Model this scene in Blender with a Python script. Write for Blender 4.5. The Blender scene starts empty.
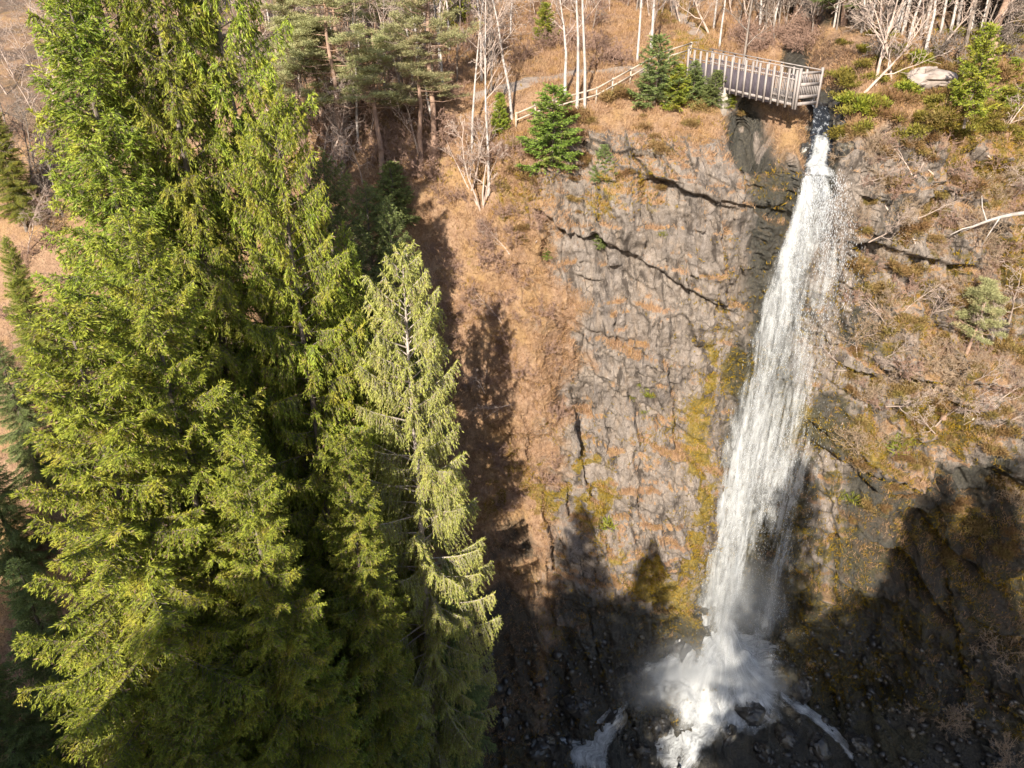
import bpy, math, random
import numpy as np
from mathutils import Vector

SEED = 7
random.seed(SEED)
RNG = np.random.default_rng(SEED)
SC = bpy.context.scene
COL = SC.collection
R = math.radians

# ------------------------------------------------------------------ camera
PITCH = R(26.0)
FPX = 720.0
CAMZ = 60.0
cp, sp = math.cos(PITCH), math.sin(PITCH)


def ray(px, py):
    dx = (px - 512.0) / FPX
    dy = (384.0 - py) / FPX
    return Vector((dx, cp + sp * dy, -sp + cp * dy))


SW = R(4.0)


def sw(Y, z):
    """survey numbers were taken with a level error of 4 degrees: swing them about the survey station"""
    h = z - CAMZ
    return Y * math.cos(SW) - h * math.sin(SW), CAMZ + Y * math.sin(SW) + h * math.cos(SW)


def at(px, py, Y):
    d = ray(px, py)
    t = Y / d.y
    return Vector((d.x * t, Y, CAMZ + d.z * t))


cam_d = bpy.data.cameras.new('camera')
cam = bpy.data.objects.new('camera', cam_d)
COL.objects.link(cam)
cam.location = (0, 0, CAMZ)
cam.rotation_euler = (math.pi / 2 - PITCH, 0, 0)
cam_d.sensor_width = 36.0
cam_d.lens = FPX / 1024.0 * 36.0
cam_d.clip_start = 0.3
cam_d.clip_end = 3000
SC.camera = cam

# ------------------------------------------------------------------ light
SUN_EL, SUN_A = R(29.0), R(17.0)          # light travels towards +x +y, down
S = Vector((math.cos(SUN_EL) * math.sin(SUN_A), math.cos(SUN_EL) * math.cos(SUN_A), -math.sin(SUN_EL)))
w = bpy.data.worlds.new('World')
SC.world = w
w.use_nodes = True
nt = w.node_tree
bg = nt.nodes['Background']
sky = nt.nodes.new('ShaderNodeTexSky')
sky.sky_type = 'NISHITA'
sky.sun_disc = False
sky.sun_elevation = SUN_EL
sky.sun_rotation = math.atan2(-S.x, -S.y)
nt.links.new(sky.outputs[0], bg.inputs[0])
bg.inputs[1].default_value = 0.10
ld = bpy.data.lights.new('sun', 'SUN')
ld.energy = 5.0
ld.angle = R(0.5)
ld.color = (1.0, 0.935, 0.81)
lo = bpy.data.objects.new('sun', ld)
COL.objects.link(lo)
lo.rotation_euler = S.to_track_quat('-Z', 'Y').to_euler()
vs = SC.view_settings
vs.view_transform = 'Standard'
vs.look = 'None'
vs.exposure = 1.25
vs.gamma = 1.0
SC.cycles.use_denoising = True
SC.cycles.max_bounces = 6
SC.cycles.diffuse_bounces = 3
SC.cycles.glossy_bounces = 2
SC.cycles.transmission_bounces = 3
SC.cycles.transparent_max_bounces = 24
SC.cycles.volume_bounces = 1

# ------------------------------------------------------------------ numpy noise


def _h(ix, iy, iz, s):
    n = (ix.astype(np.uint32) * np.uint32(374761393) + iy.astype(np.uint32) * np.uint32(668265263)
         + iz.astype(np.uint32) * np.uint32(2147483647) + np.uint32((s * 1274126177) & 0xffffffff))
    n = (n ^ (n >> np.uint32(13))) * np.uint32(1274126177)
    n = n ^ (n >> np.uint32(16))
    n = n * np.uint32(2246822519)
    n = n ^ (n >> np.uint32(15))
    return n


def _r(ix, iy, iz, s):
    return _h(ix, iy, iz, s).astype(np.float32) / np.float32(4294967295.0)


def vnoise(P, s=0):
    P = np.asarray(P, np.float32)
    f = np.floor(P)
    i = f.astype(np.int64)
    t = P - f
    t = t * t * t * (t * (t * 6 - 15) + 10)
    x, y, z = i[..., 0], i[..., 1], i[..., 2]
    tx, ty, tz = t[..., 0], t[..., 1], t[..., 2]

    def c(a, b, d):
        return _r(x + a, y + b, z + d, s)
    x00 = c(0, 0, 0) * (1 - tx) + c(1, 0, 0) * tx
    x10 = c(0, 1, 0) * (1 - tx) + c(1, 1, 0) * tx
    x01 = c(0, 0, 1) * (1 - tx) + c(1, 0, 1) * tx
    x11 = c(0, 1, 1) * (1 - tx) + c(1, 1, 1) * tx
    return (x00 * (1 - ty) + x10 * ty) * (1 - tz) + (x01 * (1 - ty) + x11 * ty) * tz * 1.0 if False else \
        (x00 * (1 - ty) + x10 * ty) * (1 - tz) + (x01 * (1 - ty) + x11 * ty) * tz


def fbm(P, oct=4, s=0, gain=0.5):
    a, tot, out = 1.0, 0.0, 0.0
    P = np.asarray(P, np.float32)
    for k in range(oct):
        out = out + a * (vnoise(P * (2.03 ** k) + 17.3 * k, s + k) - 0.5)
        tot += a
        a *= gain
    return out / tot * 2.0


def cells(P, s=0):
    """jittered-grid Voronoi: returns per-point random, tilt offset and distance to the cell edge"""
    f = np.floor(P).astype(np.int64)
    n = len(P)
    d1 = np.full(n, 9e9, np.float32)
    d2 = np.full(n, 9e9, np.float32)
    rid = np.zeros(n, np.float32)
    tl = np.zeros(n, np.float32)
    for a in (-1, 0, 1):
        for b in (-1, 0, 1):
            for c in (-1, 0, 1):
                x, y, z = f[:, 0] + a, f[:, 1] + b, f[:, 2] + c
                ox = P[:, 0] - (x + _r(x, y, z, s))
                oy = P[:, 1] - (y + _r(x, y, z, s + 1))
                oz = P[:, 2] - (z + _r(x, y, z, s + 2))
                d = ox * ox + oy * oy + oz * oz
                r3 = _r(x, y, z, s + 3)
                tv = ox * (_r(x, y, z, s + 4) - .5) + oy * (_r(x, y, z, s + 5) - .5) + oz * (_r(x, y, z, s + 6) - .5)
                new = d < d1
                d2 = np.where(new, d1, np.minimum(d2, d))
                rid = np.where(new, r3, rid)
                tl = np.where(new, tv, tl)
                d1 = np.where(new, d, d1)
    return rid, tl, np.sqrt(d2) - np.sqrt(d1)


def sstep(a, b, x):
    t = np.clip((x - a) / (b - a), 0, 1)
    return t * t * (3 - 2 * t)


# ------------------------------------------------------------------ mesh building


def mesh_np(name, V, F, mat=None, smooth=False, attrs=None, matidx=None):
    """F: list of (M,k) int arrays"""
    if not isinstance(F, (list, tuple)):
        F = [F]
    F = [np.asarray(f, np.int32) for f in F if len(f)]
    me = bpy.data.meshes.new(name)
    V = np.ascontiguousarray(V, np.float32)
    me.vertices.add(len(V))
    me.vertices.foreach_set('co', V.ravel())
    loops = np.concatenate([f.ravel() for f in F])
    tot = np.concatenate([np.full(len(f), f.shape[1], np.int32) for f in F])
    st = np.concatenate([[0], np.cumsum(tot)[:-1]]).astype(np.int32)
    me.loops.add(len(loops))
    me.loops.foreach_set('vertex_index', loops)
    me.polygons.add(len(tot))
    me.polygons.foreach_set('loop_start', st)
    me.polygons.foreach_set('loop_total', tot)
    if smooth:
        me.polygons.foreach_set('use_smooth', np.ones(len(tot), bool))
    for k, v in (attrs or {}).items():
        a = me.attributes.new(k, 'FLOAT', 'POINT')
        a.data.foreach_set('value', np.ascontiguousarray(v, np.float32))
    me.update(calc_edges=True)
    if mat:
        me.materials.append(mat)
    return me


def obj(name, me, parent=None, loc=None):
    o = bpy.data.objects.new(name, me)
    COL.objects.link(o)
    if parent:
        o.parent = parent
    if loc is not None:
        o.location = loc
    return o


def tag(o, label, cat, group=None, kind=None):
    if label:
        o['label'] = label
    if cat:
        o['category'] = cat
    if group:
        o['group'] = group
    if kind:
        o['kind'] = kind
    return o


def empty(name, loc, label, cat, group=None, rotz=0.0, scale=1.0):
    o = bpy.data.objects.new(name, None)
    COL.objects.link(o)
    o.empty_display_size = 0.3
    o.location = loc
    o.rotation_euler = (0, 0, rotz)
    o.scale = (scale,) * 3 if not isinstance(scale, tuple) else scale
    return tag(o, label, cat, group)


def copy_tree(src, loc, rotz=0.0, scale=1.0, label=None, cat=None, group=None, tilt=(0, 0), name=None):
    r = src.copy()
    COL.objects.link(r)
    if name:
        r.name = name
    r.location = loc
    r.rotation_euler = (tilt[0], tilt[1], rotz)
    r.scale = (scale,) * 3 if not isinstance(scale, tuple) else scale
    if label:
        r['label'] = label
    if cat:
        r['category'] = cat
    if group:
        r['group'] = group
    elif 'group' in r:
        del r['group']
    for ch in list(src.children):
        c = ch.copy()
        COL.objects.link(c)
        c.parent = r
        for g in ch.children:
            d = g.copy()
            COL.objects.link(d)
            d.parent = c
    return r


class Acc:
    """collects geometry for one mesh"""

    def __init__(self):
        self.V, self.F, self.n, self.A = [], [], 0, []

    def add(self, V, F, a=0.5):
        V = np.asarray(V, np.float32).reshape(-1, 3)
        self.V.append(V)
        for f in (F if isinstance(F, (list, tuple)) else [F]):
            self.F.append(np.asarray(f, np.int64) + self.n)
        self.A.append(np.broadcast_to(np.asarray(a, np.float32), (len(V),)))
        self.n += len(V)

    def box(self, c, half, ax=None):
        c = np.asarray(c, float)
        ax = np.eye(3) if ax is None else np.asarray(ax, float)
        sg = np.array([[-1, -1, -1], [1, -1, -1], [1, 1, -1], [-1, 1, -1], [-1, -1, 1], [1, -1, 1], [1, 1, 1], [-1, 1, 1]], float)
        V = c + (sg * np.asarray(half, float)) @ ax
        F = np.array([[0, 3, 2, 1], [4, 5, 6, 7], [0, 1, 5, 4], [1, 2, 6, 5], [2, 3, 7, 6], [3, 0, 4, 7]])
        self.add(V, F)

    def bar(self, a, b, wx, wz, up=(0, 0, 1)):
        """beam from a to b with a rectangular section"""
        a, b = np.asarray(a, float), np.asarray(b, float)
        d = b - a
        L = np.linalg.norm(d)
        d = d / L
        s = np.cross(d, np.asarray(up, float))
        s /= np.linalg.norm(s)
        u = np.cross(s, d)
        self.box((a + b) / 2, (L / 2, wx / 2, wz / 2), np.stack([d, s, u]))

    def tubes(self, P, rad, sides=5, a=0.5):
        """P (B,K,3), rad (B,K)"""
        P = np.asarray(P, np.float32)
        B, K = P.shape[:2]
        if B == 0:
            return
        T = np.gradient(P, axis=1)
        T /= np.linalg.norm(T, axis=2, keepdims=True) + 1e-9
        ref = np.where(np.abs(T[..., 2:3]) > 0.9, np.array([1., 0, 0]), np.array([0, 0, 1.]))
        N = np.cross(T, ref)
        N /= np.linalg.norm(N, axis=2, keepdims=True) + 1e-9
        Bn = np.cross(T, N)
        th = np.arange(sides) / sides * 2 * np.pi
        V = P[:, :, None] + np.asarray(rad)[:, :, None, None] * (np.cos(th)[:, None] * N[:, :, None] + np.sin(th)[:, None] * Bn[:, :, None])
        b, k, s = np.meshgrid(np.arange(B), np.arange(K - 1), np.arange(sides), indexing='ij')
        i0 = (b * K + k) * sides + s
        i1 = (b * K + k) * sides + (s + 1) % sides
        F = np.stack([i0, i1, i1 + sides, i0 + sides], -1).reshape(-1, 4)
        aa = np.broadcast_to(np.asarray(a, np.float32).reshape(-1, 1, 1) if np.ndim(a) else np.float32(a), (B, K, sides)).ravel()
        self.add(V.reshape(-1, 3), F, aa)

    def mesh(self, name, mat, smooth=False, attr='tint'):
        return mesh_np(name, np.concatenate(self.V), self.merge(), mat, smooth, {attr: np.concatenate(self.A)})

    def merge(self):
        by = {}
        for f in self.F:
            by.setdefault(f.shape[1], []).append(f)
        return [np.concatenate(v) for v in by.values()]


# ------------------------------------------------------------------ materials
MATS = {}


class NT:
    def __init__(self, name):
        self.m = bpy.data.materials.new(name)
        self.m.use_nodes = True
        self.t = self.m.node_tree
        self.t.nodes.clear()
        self.out = self.t.nodes.new('ShaderNodeOutputMaterial')

    def n(self, typ, **kw):
        nd = self.t.nodes.new(typ)
        for k, v in kw.items():
            if k.startswith('i_'):
                key = k[2:]
                key = int(key) if key.isdigit() else key.replace('_', ' ')
                if hasattr(v, 'links') or isinstance(v, bpy.types.NodeSocket):
                    self.t.links.new(v, nd.inputs[key])
                else:
                    nd.inputs[key].default_value = v
            else:
                setattr(nd, k, v)
        return nd

    def mix(self, a, b, f):
        nd = self.t.nodes.new('ShaderNodeMix')
        nd.data_type = 'RGBA'
        for key, v in ((0, f), (6, a), (7, b)):
            if isinstance(v, bpy.types.NodeSocket):
                self.t.links.new(v, nd.inputs[key])
            elif key == 0:
                nd.inputs[0].default_value = v
            else:
                nd.inputs[key].default_value = (*v, 1)
        return nd.outputs[2]

    def math(self, op, a, b=0.0, c=None, clamp=False):
        nd = self.t.nodes.new('ShaderNodeMath')
        nd.operation = op
        nd.use_clamp = clamp
        for k, v in enumerate((a, b, c)):
            if v is None:
                continue
            if isinstance(v, bpy.types.NodeSocket):
                self.t.links.new(v, nd.inputs[k])
            else:
                nd.inputs[k].default_value = v
        return nd.outputs[0]

    def attr(self, name):
        return self.n('ShaderNodeAttribute', attribute_name=name).outputs['Fac']

    def noise(self, scale, detail=4, rough=0.55, vec=None, dist=0.0):
        nd = self.n('ShaderNodeTexNoise')
        nd.inputs['Scale'].default_value = scale
        nd.inputs['Detail'].default_value = detail
        nd.inputs['Roughness'].default_value = rough
        nd.inputs['Distortion'].default_value = dist
        if vec is not None:
            self.t.links.new(vec, nd.inputs['Vector'])
        return nd.outputs['Fac']

    def pos(self, scale=None, rot=None):
        g = self.n('ShaderNodeTexCoord').outputs['Object']
        if scale is None and rot is None:
            return g
        mp = self.n('ShaderNodeMapping')
        self.t.links.new(g, mp.inputs['Vector'])
        if scale:
            mp.inputs['Scale'].default_value = scale
        if rot:
            mp.inputs['Rotation'].default_value = rot
        return mp.outputs[0]

    def ramp(self, f, lo, hi):
        nd = self.n('ShaderNodeMapRange')
        nd.clamp = True
        self.t.links.new(f, nd.inputs[0])
        nd.inputs[1].default_value = lo
        nd.inputs[2].default_value = hi
        return nd.outputs[0]

    def link(self, a, b):
        self.t.links.new(a, b)

    def finish(self, shader):
        self.link(shader, self.out.inputs[0])
        return self.m


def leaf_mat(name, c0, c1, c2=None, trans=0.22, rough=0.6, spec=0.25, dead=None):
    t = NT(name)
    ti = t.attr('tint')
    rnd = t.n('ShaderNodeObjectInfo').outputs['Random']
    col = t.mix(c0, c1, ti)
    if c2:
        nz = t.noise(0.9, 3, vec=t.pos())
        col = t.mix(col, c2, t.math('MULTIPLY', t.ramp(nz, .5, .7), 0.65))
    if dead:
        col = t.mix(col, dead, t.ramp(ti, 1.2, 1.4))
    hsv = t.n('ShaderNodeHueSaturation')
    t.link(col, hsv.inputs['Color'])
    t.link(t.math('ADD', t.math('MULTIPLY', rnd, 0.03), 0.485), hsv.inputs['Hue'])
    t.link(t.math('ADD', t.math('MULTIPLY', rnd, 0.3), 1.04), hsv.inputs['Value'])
    b = t.n('ShaderNodeBsdfPrincipled')
    t.link(hsv.outputs[0], b.inputs['Base Color'])
    b.inputs['Roughness'].default_value = rough
    b.inputs['Specular IOR Level'].default_value = spec
    tr = t.n('ShaderNodeBsdfTranslucent')
    t.link(hsv.outputs[0], tr.inputs['Color'])
    mx = t.n('ShaderNodeMixShader')
    mx.inputs[0].default_value = trans
    t.link(b.outputs[0], mx.inputs[1])
    t.link(tr.outputs[0], mx.inputs[2])
    return t.finish(mx.outputs[0])


def simple_mat(name, c0, c1, scale=3.0, rough=0.8, stretch=None, bump=0.3, spec=0.3, c2=None):
    t = NT(name)
    v = t.pos(scale=stretch)
    nz = t.noise(scale, 6, .6, v)
    col = t.mix(c0, c1, t.ramp(nz, .35, .65))
    if c2:
        n2 = t.noise(scale * .35, 4, .6, t.pos())
        col = t.mix(col, c2, t.ramp(n2, .52, .68))
    b = t.n('ShaderNodeBsdfPrincipled')
    t.link(col, b.inputs['Base Color'])
    b.inputs['Roughness'].default_value = rough
    b.inputs['Specular IOR Level'].default_value = spec
    bp = t.n('ShaderNodeBump')
    bp.inputs['Strength'].default_value = bump
    bp.inputs['Distance'].default_value = 0.04
    t.link(nz, bp.inputs['Height'])
    t.link(bp.outputs[0], b.inputs['Normal'])
    return t.finish(b.outputs[0])


def ground_mat():
    t = NT('ground_rock_and_turf')
    veg, wet, path, crack, moss = (t.attr(k) for k in ('veg', 'wet', 'path', 'crack', 'moss'))
    P = t.pos()
    n1 = t.noise(0.35, 5, .6, P)
    n2 = t.noise(1.7, 6, .65, P)
    n3 = t.noise(7.0, 5, .7, P)
    st = t.noise(1.1, 7, .68, t.pos(scale=(1.0, 1.0, .34), rot=(0, R(18), 0)), .8)
    # bare rock
    n4 = t.noise(22.0, 3, .7, P)
    sr = t.noise(1.3, 7, .66, t.pos(scale=(1.0, 1.0, .30), rot=(0, R(-26), 0)), .4)
    rock = t.mix((.17, .138, .116), (.325, .265, .22), t.ramp(n2, .32, .68))
    rock = t.mix(rock, (.14, .118, .108), t.math('MULTIPLY', t.ramp(n1, .48, .62), .55))
    rock = t.mix(rock, (.32, .225, .15), t.math('MULTIPLY', t.ramp(st, .50, .66), .45))
    rock = t.mix(rock, (.44, .375, .33), t.math('MULTIPLY', t.ramp(n3, .54, .70), .65))
    rock = t.mix(rock, (.055, .042, .034), t.math('MULTIPLY', t.ramp(sr, .48, .38), .9))
    rock = t.mix(rock, (.37, .31, .275), t.math('MULTIPLY', t.ramp(sr, .56, .66), .55))
    rock = t.mix(rock, (.07, .052, .04), t.math('MULTIPLY', t.ramp(n4, .47, .36), .75))
    vo = t.n('ShaderNodeTexVoronoi', feature='DISTANCE_TO_EDGE')
    t.link(t.pos(scale=(1.0, 1.0, .38), rot=(0, R(-24), 0)), vo.inputs['Vector'])
    vo.inputs['Scale'].default_value = 1.15
    jn = t.math('MULTIPLY', t.ramp(vo.outputs['Distance'], .045, .008), t.ramp(n2, .47, .56))
    rock = t.mix(rock, (.055, .043, .036), t.math('MULTIPLY', jn, .75))
    rock = t.mix(rock, (.03, .024, .02), t.math('MULTIPLY', crack, .8))
    rh = t.n('ShaderNodeHueSaturation')
    rh.inputs['Value'].default_value = .88
    t.link(rock, rh.inputs['Color'])
    rock = rh.outputs[0]
    tf = t.mix((.21, .118, .07), (.33, .21, .13), t.ramp(n2, .32, .68))
    tf = t.mix(tf, (.29, .17, .062), t.math('MULTIPLY', t.ramp(n1, .46, .62), .7))
    tf = t.mix(tf, (.15, .08, .045), t.math('MULTIPLY', t.ramp(t.noise(.9, 5, .65, P), .52, .64), .7))
    tf = t.mix(tf, (.085, .045, .024), t.math('MULTIPLY', t.ramp(n3, .52, .66), .8))
    tf = t.mix(tf, (.38, .25, .15), t.math('MULTIPLY', t.ramp(n4, .5, .64), .5))
    vg = t.ramp(t.math('ADD', veg, t.math('MULTIPLY', t.math('SUBTRACT', n3, .5), 1.1)), .30, .78)
    col = t.mix(rock, tf, vg)
    ms = t.ramp(t.math('ADD', moss, t.math('MULTIPLY', t.math('SUBTRACT', n2, .5), 1.0)), .45, .62)
    mc = t.mix((.075, .062, .010), (.25, .165, .020), t.ramp(n3, .35, .65))
    col = t.mix(col, mc, t.math('MULTIPLY', ms, .85))
    pc = t.mix((.22, .165, .13), (.32, .255, .21), n3)
    col = t.mix(col, pc, t.ramp(t.math('ADD', path, t.math('MULTIPLY', t.math('SUBTRACT', n2, .5), .5)), .4, .6))
    wt = t.ramp(t.math('ADD', wet, t.math('MULTIPLY', t.math('SUBTRACT', n2, .5), .7)), .3, .7)  # mask of wet rock, dark soil and painted shade
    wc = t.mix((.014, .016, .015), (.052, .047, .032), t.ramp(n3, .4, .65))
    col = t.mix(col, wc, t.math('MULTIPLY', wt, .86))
    b = t.n('ShaderNodeBsdfPrincipled')
    t.link(col, b.inputs['Base Color'])
    t.link(t.math('SUBTRACT', .9, t.math('MULTIPLY', wt, .5)), b.inputs['Roughness'])
    b.inputs['Specular IOR Level'].default_value = 0.3
    hsum = t.math('ADD', t.math('MULTIPLY', sr, 1.3), t.math('ADD', t.math('MULTIPLY', n3, .45), t.math('MULTIPLY', n4, .2)))
    bp = t.n('ShaderNodeBump')
    bp.inputs['Strength'].default_value = 0.9
    bp.inputs['Distance'].default_value = 0.30
    t.link(hsum, bp.inputs['Height'])
    t.link(bp.outputs[0], b.inputs['Normal'])
    return t.finish(b.outputs[0])


M_GROUND = ground_mat()
M_BARK_G = simple_mat('spruce_bark', (.095, .072, .055), (.19, .155, .13), 4, .9, (1, 1, .3))
M_BARK_PALE = simple_mat('weathered_grey_bark', (.27, .22, .19), (.42, .355, .31), 4, .9, (1, 1, .3))
M_BIRCH = simple_mat('birch_bark', (.31, .265, .235), (.43, .385, .355), 2.5, .8, (1, 1, 2.0), c2=(.20, .16, .14))
M_TWIG = simple_mat('bare_twigs', (.30, .22, .18), (.46, .36, .30), 2, .9)
M_TWIG_PINK = simple_mat('reddish_bare_twigs', (.22, .135, .10), (.34, .22, .165), 2, .9)
M_TWIG_DARK = simple_mat('dark_bare_twigs', (.12, .095, .08), (.25, .20, .165), 2, .9)
M_TWIG_STRAW = simple_mat('straw_bare_twigs', (.26, .18, .115), (.40, .295, .205), 2, .9)
M_PINEBARK = simple_mat('pine_bark', (.20, .13, .10), (.36, .23, .16), 3, .9, (1, 1, .4))
M_SPRUCE = leaf_mat('spruce_needles', (.085, .135, .018), (.335, .365, .045), (.41, .36, .05), .36, dead=(.30, .205, .13))
M_SPRUCE_Y = leaf_mat('yellowish_spruce_needles', (.10, .145, .016), (.37, .40, .048), (.45, .38, .05), .36, dead=(.30, .205, .13))
M_SPRUCE_PALE = leaf_mat('pale_spruce_needles', (.20, .205, .05), (.42, .425, .10), (.43, .38, .11), .34, dead=(.30, .205, .13))
M_SPRUCE_BLUE = leaf_mat('bluish_spruce_needles', (.08, .115, .032), (.23, .265, .085), None, .3)
M_SPRUCE_BRIGHT = leaf_mat('bright_young_spruce_needles', (.08, .125, .018), (.22, .27, .045), (.22, .20, .05), .3)
M_PINE = leaf_mat('pine_needles', (.17, .18, .075), (.37, .35, .17), (.40, .32, .17), .32)
M_BUSH_G = leaf_mat('green_bush_leaves', (.08, .105, .012), (.22, .225, .025), (.22, .15, .03))
M_OLIVE = leaf_mat('olive_sprigs', (.07, .065, .012), (.22, .185, .03), (.17, .10, .03))
M_BUSH_B = leaf_mat('brown_heather_sprigs', (.11, .065, .025), (.24, .15, .06), (.16, .14, .03))
M_GRASS = leaf_mat('dead_grass_blades', (.17, .09, .05), (.46, .30, .18), (.34, .20, .06), .25, .8, .1)
M_GRASS_G = leaf_mat('mossy_grass_blades', (.11, .09, .010), (.30, .21, .020), (.32, .18, .02), .25, .8, .1)
M_TIMBER = simple_mat('weathered_timber', (.21, .175, .16), (.31, .27, .25), 3, .85, (1, 1, .25))
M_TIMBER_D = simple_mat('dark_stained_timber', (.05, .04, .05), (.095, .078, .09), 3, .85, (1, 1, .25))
M_STEEL = simple_mat('dull_steel_beam', (.16, .15, .15), (.22, .2, .2), 3, .6)
M_CONC = simple_mat('concrete_abutment', (.24, .20, .17), (.34, .30, .26), 3, .9)
M_FENCE = simple_mat('pale_fence_timber', (.33, .27, .215), (.44, .37, .30), 4, .85)
M_BOULDER = simple_mat('wet_boulder', (.016, .015, .015), (.050, .044, .038), 2.2, .38, bump=.7, spec=.5, c2=(.12, .10, .07))
M_BOULDER_DRY = simple_mat('pale_rock', (.20, .16, .135), (.33, .27, .24), 2.2, .9, bump=.7)

# ------------------------------------------------------------------ terrain


def pchip(x, Y, xq):
    """monotone cubic along axis 0"""
    x = np.asarray(x, float)
    h = np.diff(x)
    d = np.diff(Y, axis=0) / h.reshape(-1, *([1] * (Y.ndim - 1)))
    m = np.zeros_like(Y)
    a, b = d[:-1], d[1:]
    w1 = (2 * h[1:] + h[:-1]).reshape(-1, *([1] * (Y.ndim - 1)))
    w2 = (h[1:] + 2 * h[:-1]).reshape(-1, *([1] * (Y.ndim - 1)))
    ok = a * b > 0
    aa, bb = np.where(ok, a, 1), np.where(ok, b, 1)
    m[1:-1] = np.where(ok, (w1 + w2) / (w1 / aa + w2 / bb), 0)
    m[0], m[-1] = d[0], d[-1]
    i = np.clip(np.searchsorted(x, xq) - 1, 0, len(x) - 2)
    hh = h[i].reshape(-1, *([1] * (Y.ndim - 1)))
    t = ((xq - x[i]) / h[i]).reshape(-1, *([1] * (Y.ndim - 1)))
    h00, h10 = 2 * t**3 - 3 * t**2 + 1, t**3 - 2 * t**2 + t
    h01, h11 = -2 * t**3 + 3 * t**2, t**3 - t**2
    return h00 * Y[i] + h10 * hh * m[i] + h01 * Y[i + 1] + h11 * hh * m[i + 1]


PROF = {  # X: cliff foot .. shelf, each (Y, z)
    -400: [(-10, 60), (0, 62), (12, 65), (25, 68), (40, 72), (58, 76)],
    -60: [(18, 26), (27, 31), (36, 36), (44, 41), (52, 46), (60, 50)],
    -30: [(20, 12), (28, 18), (36, 25), (43, 33), (50, 42), (59, 50)],
    -15: [(24, 4), (32, 11), (38, 20), (45, 31), (51, 42), (58.5, 50.5)],
    -6: [(29, 1), (37, 9), (43, 20), (48, 31), (53, 43), (58, 51)],
    -2: [(33, 0), (40, 10), (45, 22), (49, 33), (53, 45), (57.5, 51.3)],
    3: [(36, 1), (42, 10), (46, 22), (49.5, 34), (52.5, 46.5), (57, 51.8)],
    8: [(38, 1.5), (42.8, 9), (46, 20), (49, 34), (52, 48), (56.5, 52.2)],
    13: [(39, 2), (43.2, 9), (45.8, 20), (48.3, 34), (50.8, 48), (55.5, 52)],
    17: [(41, 2.5), (45.5, 10), (47.3, 22), (48.6, 36), (49.6, 48.2), (53, 51.8)],
    19.5: [(43, 3), (47, 10), (48.2, 22), (49, 36), (49.3, 47.6), (52, 50.6)],
    21.5: [(43.3, 3), (47.2, 10), (48.4, 22), (49.2, 36), (49.3, 47.6), (52, 50.6)],
    23.5: [(42.5, 3), (46.5, 10), (47.6, 22), (48.4, 36), (48.3, 48.5), (52, 52.5)],
    27: [(41, 3.5), (45, 12), (46.8, 24), (48.2, 36), (49.6, 48), (54, 54)],
    33: [(39, 5), (44.2, 16), (46, 27), (48.8, 37), (52, 47), (57, 55)],
    40: [(35, 7), (41, 17), (44.5, 28), (48.5, 38), (53, 47), (60, 56)],
    60: [(24, 14), (32, 23), (39, 32), (46, 41), (54, 50), (66, 60)],
    400: [(-10, 60), (0, 66), (14, 72), (28, 78), (46, 86), (70, 94)],
}
XS = np.array(sorted(PROF), float)
NEAR = {-400: 60, -60: 24, -30: 10, -15: 3}
ctrl = []
for X in sorted(PROF):
    p = PROF[X]
    f = p[0]
    e = p[-1]
    far0 = (e[0] + 34, e[1] + 6.5)
    far1 = (e[0] + 220, e[1] + 62)
    far2 = (e[0] + 700, e[1] + 150)
    if abs(X) < 60:
        nb = [(-420, 90), (-90, 28), (-20, max(f[1], 6) + 2), (f[0] - 18, f[1] - 2.5)]
    else:
        nb = [(-420, 90), (-120, f[1] + 2), (-40, f[1]), (f[0] - 10, f[1] - 1)]
    ctrl.append([sw(*q) for q in nb + p + [far0, far1, far2]])
ctrl = np.array(ctrl, float)                      # (columns, points, 2)
NP = ctrl.shape[1]


def grade(edges):
    out = []
    for a, b, n in edges:
        out.append(np.linspace(a, b, n, endpoint=False))
    return np.concatenate(out + [[edges[-1][1]]])


XQ = grade([(-400, -60, 14), (-60, -25, 40), (-25, -9, 60), (-9, 43, 640), (43, 60, 40), (60, 400, 14)])
VQ = grade([(0, 1, 6), (1, 2, 10), (2, 3, 40), (3, 4, 160), (4, 9, 760), (9, 10, 190), (10, 11, 50), (11, 12, 10)])
g = pchip(np.arange(NP, dtype=float), np.moveaxis(ctrl, 1, 0), VQ)      # (V, columns, 2)
g = pchip(XS, np.moveaxis(g, 1, 0), XQ)                                  # (X, V, 2)
NU, NV = g.shape[:2]
P = np.empty((NU, NV, 3), np.float32)
P[..., 0] = XQ[:, None]
P[..., 1] = g[..., 0]
P[..., 2] = g[..., 1]


def normals(P):
    du = np.gradient(P, axis=0)
    dv = np.gradient(P, axis=1)
    n = np.cross(du, dv)
    n /= np.linalg.norm(n, axis=2, keepdims=True) + 1e-9
    return n


N = normals(P)
if N[NU // 2, 60, 2] < 0:
    N = -N
vv = np.broadcast_to(VQ[None, :], (NU, NV))
X3, Y3, Z3 = P[..., 0], P[..., 1], P[..., 2]
steep = sstep(.80, .50, N[..., 2])                     # 1 on the cliff
inner = sstep(-16, -2, X3) * sstep(62, 44, X3)
rockm = steep * sstep(-5, 4, X3) * sstep(60, 45, X3) * sstep(9.0, 8.6, vv)
floor_m = sstep(4.35, 4.0, vv) * sstep(2.6, 3.2, vv) * inner
Pf = P.reshape(-1, 3)
low = fbm(Pf * 0.085, 3, 11).reshape(NU, NV)
mid = fbm(Pf * 0.33, 4, 23).reshape(NU, NV)
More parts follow.
